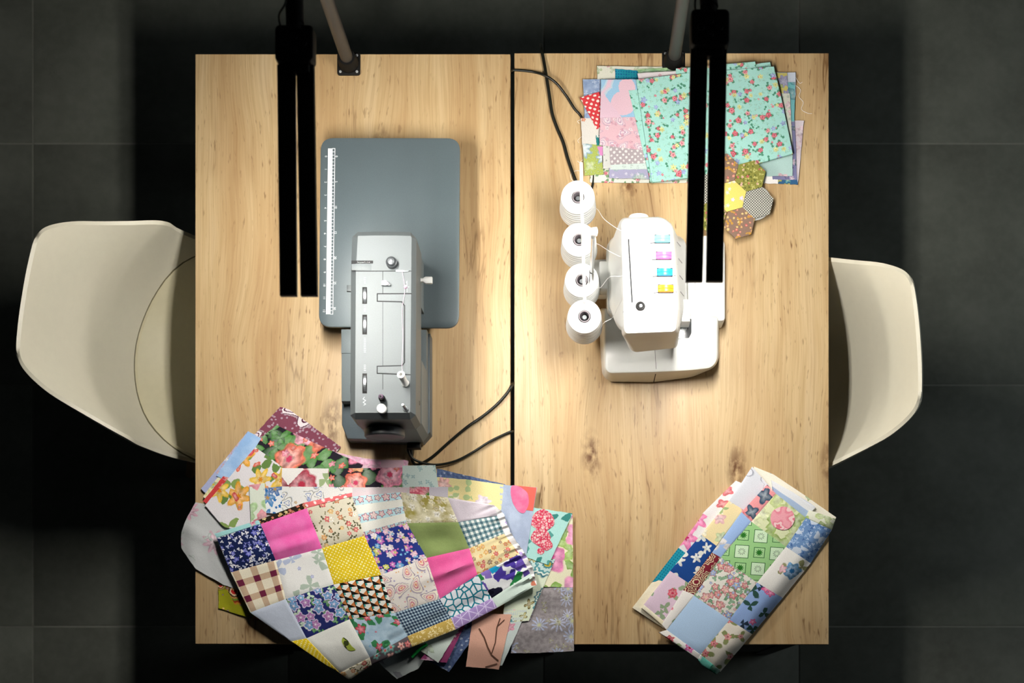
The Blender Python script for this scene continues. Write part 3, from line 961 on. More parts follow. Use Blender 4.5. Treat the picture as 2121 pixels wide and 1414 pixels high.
# ------------------------------------------------------------------ chairs
def interp(xs, ys, v):
    for i in range(len(xs) - 1):
        if v <= xs[i + 1]:
            t = (v - xs[i]) / (xs[i + 1] - xs[i])
            p0, p1, p2, p3 = ys[max(i - 1, 0)], ys[i], ys[i + 1], ys[min(i + 2, len(ys) - 1)]
            m1, m2 = (p2 - p0) / 2, (p3 - p1) / 2
            return (2 * t ** 3 - 3 * t ** 2 + 1) * p1 + (t ** 3 - 2 * t ** 2 + t) * m1 + (-2 * t ** 3 + 3 * t ** 2) * p2 + (t ** 3 - t ** 2) * m2
    return ys[-1]


CV = [0, .14, .3, .45, .57, .68, .80, .90, 1]
CX = [.235, .19, .06, -.09, -.19, -.25, -.295, -.328, -.352]
CZ = [.415, .438, .432, .432, .46, .54, .655, .755, .845]
CW = [.175, .21, .232, .236, .234, .230, .208, .178, .150]
CL = [.01, .03, .07, .12, .17, .15, .07, .02, .0]
CF = [.0, .0, .0, .02, .06, .10, .085, .045, .012]


def half_width(v):
    """half width of the shell; the upper corners are quarter ellipses"""
    w = interp(CV, CW, v)
    vc = .90
    if v > vc:
        w = .108 + (w - .108) * math.sqrt(max(0.0, 1 - ((v - vc) / (1 - vc)) ** 2))
    if v < .08:
        w = .13 + (w - .13) * math.sqrt(max(0.0, 1 - ((.08 - v) / .08) ** 2))
    return w


def chair(label, cx, cy, rz):
    """moulded shell chair; local +x is the front"""
    t = thing('shell_chair', label, 'chair', (cx, cy, 0), 'cream moulded shell chairs', rz)

    def put(o):
        o.parent = t
        return o
    nu = 30
    vs_ = [.08 * (1 - math.cos(math.pi / 2 * k / 6)) for k in range(6)] + [.08 + .82 * k / 34 for k in range(34)] + [.9 + .1 * math.sin(math.pi / 2 * k / 12) for k in range(13)]
    nv = len(vs_) - 1
    V, F = [], []

    def surf(f, v):
        a = abs(f) ** 2.3
        return Vector((interp(CV, CX, v) + a * interp(CV, CF, v), f * interp(CV, CW, v), interp(CV, CZ, v) + a * interp(CV, CL, v)))
    N = []
    k = nu + 1
    for v in vs_:
        for i in range(nu + 1):
            f = (-1 + 2 * i / nu) * half_width(v) / interp(CV, CW, v)
            V.append(surf(f, v))
            N.append((surf(f + .01, v) - surf(f - .01, v)).cross(surf(f, min(1.0, v + .01)) - surf(f, max(0.0, v - .01))).normalized())
    m = len(V)
    th = .011
    V2 = [v + n * th for v, n in zip(V, N)]
    for j in range(nv):
        for i in range(nu):
            a = j * k + i
            F.append((a, a + 1, a + k + 1, a + k))
            F.append((m + a, m + a + k, m + a + k + 1, m + a + 1))
    ring = [i for i in range(nu)] + [j * k + nu for j in range(nv)] + [nv * k + i for i in range(nu, 0, -1)] + [j * k for j in range(nv, 0, -1)]
    # rounded rim: an extra ring half way, pushed outwards
    E = []
    cen = Vector((-.05, 0, .55))
    for a in ring:
        mid = (V[a] + V2[a]) / 2
        i, j = a % k, a // k
        out = Vector((0, 0, 0))
        if i in (0, nu):
            out += (V[a] - V[j * k + (1 if i == 0 else nu - 1)]).normalized()
        if j in (0, nv):
            e0_, e1_ = (0.0, .03) if j == 0 else (1.0, .97)
            out += Vector((interp(CV, CX, e0_) - interp(CV, CX, e1_), 0, interp(CV, CZ, e0_) - interp(CV, CZ, e1_))).normalized()
        E.append(mid + out.normalized() * th * .55)
    e0 = 2 * m
    L = len(ring)
    for q in range(L):
        r2 = (q + 1) % L
        F.append((ring[r2], ring[q], e0 + q, e0 + r2))
        F.append((e0 + r2, e0 + q, m + ring[q], m + ring[r2]))
    o = mesh_obj('shell', V + V2 + E, F, 'shell', None, True, None, True)
    put(o)
    # round seat pad, following the seat's dish
    V, F = [], []
    rings = [(0, .026), (.08, .027), (.17, .025), (.212, .021), (.228, .014), (.234, .005), (.233, -.001)]
    seg = 56
    pc = Vector((.012, 0))

    def mid_z(x, y):
        """height of the shell's middle surface above (x, y)"""
        lo, hi = 0.0, .8
        for _ in range(26):
            v = (lo + hi) / 2
            a = min(1.0, abs(y) / half_width(v)) ** 2.3
            if interp(CV, CX, v) + a * interp(CV, CF, v) > x:
                lo = v
            else:
                hi = v
        a = min(1.0, abs(y) / half_width(lo)) ** 2.3
        return interp(CV, CZ, lo) + a * interp(CV, CL, lo)

    def seat_z(x, y):
        e = .004
        sx, sy = (mid_z(x + e, y) - mid_z(x - e, y)) / (2 * e), (mid_z(x, y + e) - mid_z(x, y - e)) / (2 * e)
        return mid_z(x, y) + .0112 * math.sqrt(1 + min(9.0, sx * sx + sy * sy))
    for r, h in rings:
        for q in range(seg):
            an = 2 * math.pi * q / seg
            x, y = pc.x + r * math.cos(an) * .97, pc.y + r * math.sin(an)
            V.append(Vector((x, y, seat_z(x, y) + h)))
    for a in range(len(rings) - 1):
        for q in range(seg):
            b = (q + 1) % seg
            F.append((a * seg + q, (a + 1) * seg + q, (a + 1) * seg + b, a * seg + b))
    pad = put(mesh_obj('seat_pad', V, F, 'pad', None, True))
    pip = []
    for q in range(seg + 1):
        an = 2 * math.pi * q / seg
        x, y = pc.x + .2350 * math.cos(an) * .97, pc.y + .2350 * math.sin(an)
        pip.append((x, y, seat_z(x, y) + .001))
    vv, ff = tube_vf(pip, .0030, 6)
    o = mesh_obj('piping', vv, ff, 'seam', None, True)
    o.location -= pad.location
    o.parent = pad
    for sx in (-1, 1):
        for sy in (-1, 1):
            o = tube('leg', [(.03 + sx * .11, sy * .1, .42), (.03 + sx * .215, sy * .2, .0)], [.016, .011], 'leg', None, 12)
            put(o)
    o = box('seat_mount', -.10, .16, -.11, .11, .395, .418, 'black', None, .004, .03)
    put(o)
    return t


chair('cream moulded shell chair on the left, facing the grey sewing machine', -.746, .793, math.radians(-9.3))
chair('cream moulded shell chair on the right, facing the white overlock machine', .335, .735, math.radians(180 + 4.0))


# ------------------------------------------------------------------ the two LED lamps
LZ = 1.45


def lamp(label, base, bars, head, arm_px, pole_top):
    b0 = P(base[0], base[1], TZ)
    t = thing('desk_lamp', label, 'lamp', (b0.x, b0.y, TZ), 'LED bar lamps clamped to the tables')
    # foot plate, collar, screws
    fp = box('foot_plate', b0.x - .0235, b0.x + .0235, b0.y - .026, b0.y + .020, TZ, TZ + .006, 'lampblack', t, .0015, .006)
    for sx in (-1, 1):
        for sy in (-.0195, .0135):
            lathe('screw', knob_prof(.0027, .0018, .0005), (b0.x + sx * .0168, b0.y + sy, TZ + .006), 'screw', fp, 12)
    lathe('collar', [(.0205, 0), (.0205, .008), (.0185, .012), (.0175, .03), (.0165, .032), (0, .032)], (b0.x, b0.y - .002, TZ + .006), 'lampblack', t, 28)
    pt = P(*pole_top)
    tube('pole', [(b0.x, b0.y - .002, TZ + .036), (b0.x, b0.y - .002, pt.z)], .0128, 'pole', t, 20)
    top = Vector((b0.x, b0.y - .002, pt.z))
    lathe('hinge', [(.02, 0), (.02, .04), (.016, .044), (0, .044)], top - Vector((0, 0, .004)), 'lampblack', t, 24)
    hc = P(head[0], head[1], LZ + .028)
    a1 = P(arm_px[0], arm_px[1], LZ + .03)
    tube('arm', [top + Vector((0, -.012, .028)), a1], .0145, 'lampblack', t, 20)
    tube('arm_sleeve', [a1 + (top - a1).normalized() * .018, a1 + Vector((0, -.012, 0))], .0128, 'lampblack', t, 20)
    # head with four touch buttons
    w = .0305
    hd = slab('head', [(hc.x - w, hc.y - .03), (hc.x + w, hc.y - .03), (hc.x + w, hc.y + .028), (hc.x - w, hc.y + .028)], LZ + .002, LZ + .036, 'lampblack', t, .004, .009)
    for dx, dy in ((0, .009), (0, -.0125), (-.0145, -.002), (.0145, -.002)):
        q = []
        for k in range(25):
            an = 2 * math.pi * k / 24
            q.append((hc.x + dx + .0052 * math.cos(an), hc.y + dy + .0052 * math.sin(an), LZ + .0363))
        vv, ff = tube_vf(q, .0005, 5)
        # a small mark inside each ring
        if dx == 0 and dy > 0:
            mk = [[(-.0012, .0014), (-.0012, -.0012), (.0012, -.0012), (.0012, .0014)]]
        elif dx == 0:
            mk = [[(.0018 * math.cos(a), .0018 * math.sin(a)) for a in [i * 1.0472 for i in range(7)]]]
        elif dx < 0:
            mk = [[(-.0018, 0), (.0018, 0)]]
        else:
            mk = [[(-.0018, 0), (.0018, 0)], [(0, -.0018), (0, .0018)]]
        for ln in mk:
            v2, f2 = tube_vf([(hc.x + dx + a, hc.y + dy + b, LZ + .0363) for a, b in ln], .0004, 4)
            o_ = len(vv)
            vv += v2
            ff += [tuple(i + o_ for i in f) for f in f2]
        mesh_obj('touch_button', vv, ff, 'button', hd)
    box('hinge_block', hc.x - .022, hc.x + .022, hc.y - .042, hc.y - .0301, LZ + .004, LZ + .024, 'lampblack', t, .002)
    # two light bars
    for (x0, x1, y0), (x2, x3, y1) in bars:
        zt = LZ + .016
        pts = px_poly([(x0, y0), (x1, y0), (x3, y1), (x2, y1)], zt)
        o = slab('light_bar', pts, LZ + .0012, zt, 'lampblack', t, .0015)
        pts = px_poly([(x0, y0 + 36), (x1, y0 + 36), (x3, y1 - 8), (x2, y1 - 8)], zt)
        ins = offset_poly(ccw(pts), .003)
        V, F = stack([(LZ, ins), (LZ + .0011, ins)])
        mesh_obj('led_strip', V, F, 'led', o)
    # supply wire from the head to the arm
    s = smooth_path([hc + Vector((-.022, .024, -.006)), hc + Vector((-.0235, .042, .008)), hc + Vector((-.012, .062, .012)), hc + Vector((-.012, .10, .008))], 6)
    tube('wire', s, .0017, 'cable', t, 8)
    return t


lamp('black two-bar LED lamp over the grey sewing machine', (723, 131), [((573.5, 610.5, 133), (579, 613.5, 610.5)), ((613.5, 649.5, 133), (622, 656.5, 610.5))], (610.5, 91), (611.5, 50), (608, -207, 1.41))
lamp('black two-bar LED lamp over the white overlock machine', (1395, 127), [((1431, 1466.5, 98), (1420.8, 1455.5, 581)), ((1470.5, 1506, 98), (1463, 1498, 581))], (1470.5, 58), (1469, 15), (1445, -219, 1.41))


# ------------------------------------------------------------------ power cords
def cord(label, pts, rad, group=None):
    path = smooth_path([P(x, y, TZ + z) for x, y, z in pts], 8)
    o = tube('power_cord', path, rad, 'cable', None, 10)
    return tag(o, label, 'cord', group)


cord('thick black cord from the sewing machine up to the table gap', [(852, 924, .012), (852, 944, .008), (862, 962, .006), (893, 948, .006), (932, 914, .01), (968, 884, .012), (1000, 862, .008), (1030, 837, .006), (1052, 812, .006), (1061, 796, .0), (1061, 790, -.06)], .0031)
cord('thin black cord looping from the sewing machine to the gap', [(846, 918, .022), (846, 934, .022), (856, 950, .016), (882, 960, .012), (910, 962, .010), (945, 954, .010), (980, 936, .009), (1015, 914, .008), (1050, 897, .005), (1061, 893, .0), (1061.5, 891, -.06)], .0026)
cord('black cord running from the table edge to the thread cones', [(1121, 92, -.03), (1122, 104, .002), (1126, 125, .006), (1132, 160, .009), (1139, 205, .007), (1144, 236, .005), (1154, 265, .004), (1166, 293, .004), (1175, 325, .004), (1184, 352, .005), (1194, 378, .006), (1205, 400, .006)], .0034)
cord('black cord from the gap that slips under the fabric stack', [(1061, 150, -.05), (1061.5, 146, .0), (1072, 145.5, .003), (1105, 149, .006), (1130, 157, .015), (1152, 172, .014), (1172, 197, .008), (1190, 225, .005), (1206, 246, .0035), (1222, 300, .0032), (1229, 345, .0032), (1228, 380, .0035), (1222, 400, .004)], .0026)


# ------------------------------------------------------------------ grey sewing machine
def text_mesh(body, size):
    cu = bpy.data.curves.new('txt', 'FONT')
    cu.body = body
    cu.size = size
    cu.align_x = 'CENTER'
    cu.align_y = 'CENTER'
    ob = bpy.data.objects.new('txt', cu)
    me = bpy.data.meshes.new_from_object(ob)
    V = [v.co.copy() for v in me.vertices]
    F = [tuple(p.vertices) for p in me.polygons]
    bpy.data.objects.remove(ob)
    bpy.data.meshes.remove(me)
    bpy.data.curves.remove(cu)
    return V, F


def join(parts):
    V, F = [], []
    for v, f in parts:
        o = len(V)
        V += list(v)
        F += [tuple(i + o for i in q) for q in f]
    return V, F


def bar_vf(x0, x1, y0, y1, z0, z1):
    return stack([(z0, [(x0, y0), (x1, y0), (x1, y1), (x0, y1)]), (z1, [(x0, y0), (x1, y0), (x1, y1), (x0, y1)])])


def strip_vf(pts, w, z0, z1):
    """flat line of width w through 2-D points"""
    parts = []
    for a, b in zip(pts, pts[1:]):
        a, b = Vector(a), Vector(b)
        d = (b - a).normalized()
        n = Vector((-d.y, d.x)) * w / 2
        a2, b2 = a - d * w * .4, b + d * w * .4
        parts.append(stack([(z0, [a2 - n, b2 - n, b2 + n, a2 + n]), (z1, [a2 - n, b2 - n, b2 + n, a2 + n])]))
    return join(parts)


def sewing_machine():
    AL, AR = -.416, -.294           # arm sides
    Y0, Y1 = .567, .916             # hand-wheel end, needle end
    ZT = TZ + .30
    t = thing('sewing_machine', 'grey sewing machine with thumbwheels and hand wheel on its arm', 'sewing machine', ((AL + AR) / 2, (Y0 + Y1) / 2, TZ))
    zc = TZ + .286
    # base and free-arm bed
    slab('base', [(-.466, .60), (-.455, .572), (-.305, .567), (-.289, .585), (-.289, .783), (-.466, .783)], TZ + .004, TZ + .055, 'greydark', t, .003)
    slab('bed', [(-.462, .64), (-.293, .64), (-.293, .783), (-.462, .783)], TZ + .0552, TZ + .088, 'grey', t, .003)
    box('accessory_tray_lid', -.462, -.425, .735, .7825, TZ + .0882, TZ + .0895, 'grey', t, .0005)
    for x in (-.45, -.305):
        for y in (.60, .76):
            lathe('foot', knob_prof(.008, .0042), (x, y, TZ), 'blackpl', t, 16)
    # pillar
    pil = [(AL, Y0 + .012), (AL + .01, Y0), (AR - .01, Y0), (AR, Y0 + .012), (AR, .70), (AR - .004, .706), (AL + .004, .706), (AL, .70)]
    V, F = stack([(TZ + .05, offset_poly(ccw(pil), -.001)), (TZ + .1855, ccw(pil))])
    mesh_obj('pillar', V, F, 'grey', t, True)
    # arm: chamfered top
    out = px_poly([(741, 480.5), (770, 479.6), (822, 479.6), (850, 480.5), (862.5, 494), (861, 859), (850, 868.5), (736, 868.5), (725.6, 859.6), (727, 560), (729.5, 491)], zc)
    inn = px_poly([(741.5, 488.5), (770, 487.6), (822, 487.6), (850.5, 488.5), (852.5, 492), (849.5, 852), (848.5, 854.5), (736, 854.5), (735.6, 852), (737.2, 561), (741, 492)], ZT)
    V, F = stack([(TZ + .186, ccw(out)), (zc, ccw(out)), (ZT, ccw(inn))])
    arm = mesh_obj('arm', V, F, 'greytop', t, False)
    # head below the needle end of the arm
    hp = px_poly([(741, 482), (850, 482), (861, 496), (861, 604), (730, 604), (731, 492)], zc)
    hd = slab('head', hp, TZ + .118, TZ + .1858, 'grey', t, .004)
    tube('needle_bar', [(-.372, .865, TZ + .118), (-.372, .865, TZ + .1)], .003, 'chrome', hd, 12)
    tube('presser_bar', [(-.36, .865, TZ + .118), (-.36, .865, TZ + .1)], .003, 'chrome', hd, 12)
    s = ZT
    k = (CAM_H - s) / FPX

    def tp(x, y):
        v = P(x, y, s)
        return v.x, v.y
    # panel seams on top (fine dark joints)
    def seam(pts, w=.0010, name='panel_seam'):
        V, F = strip_vf([tp(*p) for p in pts], w, s - .0006, s + .00012)
        return mesh_obj(name, V, F, 'gapm', arm)
    seam([(737, 561.3), (852, 561.3)], .0014)
    seam([(793, 562), (793, 607)])
    seam([(793, 625), (793, 757)], .0007)
    seam([(793, 773), (793, 806)])
    # flush carry handle: its dark gap and its bar
    seam([(852, 608), (781.5, 608.2), (781.5, 623.8), (832, 625), (838, 633), (838, 750), (833, 757), (781.3, 758.3), (781.3, 773), (850, 776)], .0019, 'handle_gap')
    hp = [(783.2, 609.8), (849, 609.6), (848.5, 774), (783.2, 771.6), (783.2, 760.2), (834, 759), (840.2, 751.5), (840.2, 632), (833.2, 622.8), (783.2, 622.2)]
    V, F = stack([(s - .0004, ccw([tp(*p) for p in hp])), (s + .0006, ccw([tp(*p) for p in hp]))])
    mesh_obj('carry_handle', V, F, 'greytop', t)
    # black take-up slot and silver plate at the front left
    V, F = strip_vf([tp(730, 542.5), tp(770.5, 542.5)], .0052, s - .003, s + .0003)
    sl = mesh_obj('take_up_slot', V, F, 'gapm', arm)
    slab('take_up_cover', [tp(728.5, 546.2), tp(769, 546.2), tp(769, 559.5), tp(728.5, 559.5)], s - .002, s + .0006, 'greytop', t, .0004)
    tube('take_up_lever', [(*tp(740, 543), s + .0005), (*tp(768, 543), s + .0005)], .0011, 'chrome', t, 8)
    V, F = strip_vf([tp(729, 561.5), tp(812, 561.3)], .0014, s, s + .0004)
    mesh_obj('front_gap', V, F, 'gapm', arm)
    # three ribbed thumbwheels in black slots
    for y0, y1 in ((594.5, 629), (651.5, 692.5), (773, 814.5)):
        xa, ya = tp(750.6, y1)
        xb, yb = tp(760.2, y0)
        sl = box('thumbwheel_slot', xa, xb, ya, yb, s - .002, s + .0004, 'blackpl', arm, .0003)
        ym, r = (ya + yb) / 2, (yb - ya) / 2 + .004
        parts = []
        zc_ = s + .0042 - r
        for q in range(60):
            an = math.radians(6 * q)
            zz, yy = zc_ + r * math.sin(an), ym + r * math.cos(an)
            if zz < s - .001 or abs(yy - ym) > (yb - ya) / 2 - .002:
                continue
            dy, dz = -math.sin(an), math.cos(an)
            h = .0010
            x0, x1 = xa + .0024, xb - .0012
            poly = [(x0, yy - dy * h, zz - dz * h), (x0, yy + dy * h, zz + dz * h), (x1, yy + dy * h, zz + dz * h), (x1, yy - dy * h, zz - dz * h)]
            up = Vector((0, math.cos(an), math.sin(an))) * .0011
            parts.append(stack([(0, poly), (0, [tuple(Vector(p) + up) for p in poly])]))
        V, F = join(parts)
        mesh_obj('thumbwheel', V, F, 'steel', t)
    # white printed marks beside the wheels
    parts = [strip_vf([tp(*p) for p in [(755, 822), (752, 826), (757.5, 829), (752, 833), (757.5, 836.5), (753.5, 839)]], .0006, s, s + .0002)]
    for y0, n_, st in ((575, 4, 3.6), (634, 3, 4.2), (641, 2, 4), (700, 9, 3.6), (756, 4, 3.6)):
        for q in range(n_):
            parts.append(strip_vf([tp(754.2, y0 + q * st), tp(757.2, y0 + q * st)], .0006, s, s + .0002))
    V, F = join(parts)
    mesh_obj('printed_marks', V, F, 'print', arm)
    # pressure dial, thread guides, pins, bobbin winder
    x, y = tp(812, 546)
    o = lathe('pressure_dial', [(.0102, 0), (.0102, .012), (.0085, .013), (.008, .0145), (.006, .017), (.0025, .0182), (.002, .0165), (0, .0165)], (x, y, s), 'charcoal', t, 28)
    lathe('cap', [(.0072, 0), (.0062, .004), (.003, .0052), (.0022, .0042), (0, .0042)], (x, y, s + .0145), 'steel', o, 24)
    x, y = tp(799, 588)
    slab('thread_guide', [(x - .008, y - .004), (x + .010, y - .0045), (x + .010, y - .001), (x + .002, y + .005), (x - .007, y + .006)], s, s + .0065, 'steel', t, .001, .002)
    for dx, dy in ((-.004, .001), (.0, .002), (.003, -.001)):
        lathe('thread_wrap', [(.0028, 0), (.0028, .002), (.001, .0024), (0, .0024)], (x + dx, y + dy, s + .0068), 'pinkm', t, 14)
    x, y = tp(840, 594.5)
    lathe('thread_stud', [(.003, 0), (.003, .004), (.0018, .006), (0, .006)], (x, y, s), 'pinkm', t, 16)
    V, F = join([strip_vf([tp(843, 604), tp(843, 582), tp(841.6, 585)], .0005, s, s + .0002), strip_vf([tp(839, 595), tp(847, 594)], .0005, s, s + .0002)])
    mesh_obj('arrow_mark', V, F, 'print', arm)
    slab('thread_plate', [tp(820, 558.5), tp(848, 560.5), tp(846, 563.5), tp(820, 563.5)], s + .0004, s + .0022, 'steel', t, .0004)
    # spool tube on its pin, winder, stop, second pin
    b0 = P(840.5, 795, s)
    ax = Vector((-.16, .30, 1)).normalized()
    o = lathe('spool_tube', [(.0058, 0), (.0058, .002), (.0072, .003), (.0062, .005), (.0056, .03), (.0068, .032), (.0072, .036), (.0055, .0365), (.0035, .0365), (.003, .02), (0, .02)], b0, 'whitem', t, 24, ax)
    b0 = P(792.5, 827, s)
    o = lathe('bobbin_winder', [(.0062, 0), (.0062, .012), (.004, .014), (.004, .022), (.0022, .024), (.0022, .03), (.001, .03), (.001, .026), (0, .026)], b0, 'blackpl', t, 20)
    lathe('winder_tip', [(.0044, 0), (.0046, .004), (.003, .007), (.0016, .007), (.0014, .003), (0, .003)], b0 + Vector((0, 0, .0225)), 'purple', o, 18)
    b0 = P(791.2, 847, s)
    lathe('winder_stop', [(.0088, 0), (.0088, .0075), (.008, .0085), (.0045, .0088), (.004, .0078), (.0022, .0078), (.002, .009), (0, .009)], b0, 'whitem', t, 28)
    b0 = P(840.5, 847, s)
    tube('spool_pin', [b0, b0 + Vector((-.0035, .004, .022))], [.0028, .0022], 'steel', t, 14)
    lathe('pin_base', knob_prof(.0055, .002), b0, 'steel', t, 18)
    # thread from the spool tube along the handle
    pts = smooth_path([P(833.5, 770, s + .03), P(832.5, 754, s + .012), P(834.5, 700, s + .003), P(833, 640, s + .003), P(838, 606, s + .004), P(837, 585, s + .004), P(833, 562, s + .004)], 6)
    tube('thread', pts, .0003, 'pinkm', t, 6)
    # presser lever at the back, front latch
    z = TZ + .2
    a, b = P(868, 581, z), P(881, 580, z)
    slab('presser_lever', [(a.x - .006, a.y - .0035), (b.x - .004, b.y - .0035), (b.x, b.y - .007), (b.x + .0135, b.y - .007), (b.x + .0135, b.y + .006), (b.x, b.y + .006), (b.x - .004, b.y + .0035), (a.x - .006, a.y + .0035)], z - .004, z + .004, 'whitem', t, .0015, .0018)
    z = TZ + .2
    a, b = P(718.5, 604, z), P(730, 591, z)
    box('front_latch', a.x, AL - .0005, a.y, b.y, z - .004, z + .004, 'greytop', t, .001)
    # stitch dial on the front of the pillar
    z = TZ + .115
    prof = []
    o = lathe('stitch_dial', [(.036, 0), (.036, .004), (.034, .016), (.026, .019), (.024, .021), (0, .021)], (AL - .0005, .655, z), 'charcoal', t, 12, (-1, 0, 0), False)
    # hand wheel, socket
    o = lathe('hand_wheel', [(.020, 0), (.020, .003), (.0375, .0035), (.0385, .006), (.0385, .017), (.0365, .0195), (.034, .0185), (.032, .018), (0, .018)], ((-.362), Y0 - .0006, TZ + .208), 'charcoal', t, 48, (0, -1, 0))
    box('power_socket', -.336, -.31, Y0 - .012, Y0 - .0012, TZ + .02, TZ + .045, 'blackpl', t, .002)
    # recess of the grip on the back
    # small slot on the back of the pillar
    box('back_slot', AR, AR + .0006, .605, .613, TZ + .225, TZ + .229, 'gapm', t, .0002)
    return t


sewing_machine()


def extension_table():
    z1 = TZ + .0935
    cs = px_poly([(664, 285), (953, 285.5), (950.5, 679), (660, 677)], z1)
    cx = sum(p[0] for p in cs) / 4
    cy = sum(p[1] for p in cs) / 4
    t = thing('extension_table', 'grey extension table with a white printed ruler, fitted to the sewing machine', 'extension table', (cx, cy, TZ))
    top = slab('tabletop', cs, z1 - .008, z1, 'tablegrey', t, .002, .026, True, 8)
    for fx in (.09, .91):
        for fy in (.10, .90):
            p = Vector(cs[0]).lerp(Vector(cs[1]), fx).lerp(Vector(cs[3]).lerp(Vector(cs[2]), fx), fy)
            lathe('leg', [(.011, 0), (.011, .004), (.008, .006), (.007, .085), (0, .085)], (p.x, p.y, TZ), 'greydark', t, 18)

    def tp(x, y):
        v = P(x, y, z1)
        return v.x, v.y

    def along(f, dx):
        """point on the ruler: f from 0 (upper end) to 1, dx pixels from its left edge"""
        return tp(679.6 + (675.2 - 679.6) * f + dx, 307.5 + (650.5 - 307.5) * f)
    V, F = stack([(z1, ccw([along(0, 0), along(0, 9.3), along(1, 9.3), along(1, 0)])), (z1 + .0004, ccw([along(0, 0), along(0, 9.3), along(1, 9.3), along(1, 0)]))])
    mesh_obj('ruler_band', V, F, 'print', top)
    parts = [strip_vf([along(0, 14.2), along(1, 14.2)], .0011, z1, z1 + .0004), strip_vf([along(0, 9), along(0, 14.2)], .0011, z1, z1 + .0004), strip_vf([along(1, 9), along(1, 14.2)], .0011, z1, z1 + .0004)]
    f0 = (324 - 307.5) / 343
    st = (649.5 - 324 - 6) / 12 / 343
    for i in range(48):
        f = .02 + i * .0204
        parts.append(strip_vf([along(f, 9.5), along(f, 12 if i % 2 else 13.2)], .0009, z1, z1 + .0004))
    V, F = join(parts)
    mesh_obj('ruler_scale', V, F, 'print', top)
    parts = []

    def put(txt, f, dx, size):
        V, F = text_mesh(txt, size)
        x, y = along(f, dx)
        parts.append(([Vector((x + v.y, y - v.x, z1 + .0004)) for v in V], [tuple(reversed(f_)) for f_ in F]))
    for i in range(13):
        put(str(i), f0 + i * st, -4.2, .0062)
    for i in range(7):
        put(str(i * 5), f0 + i * st * 5 / 2.54, 17.6, .0062)
    V, F = join(parts)
    F = [tuple(reversed(f)) for f in F]
    mesh_obj('ruler_numbers', V, F, 'print', top)
    return t


extension_table()


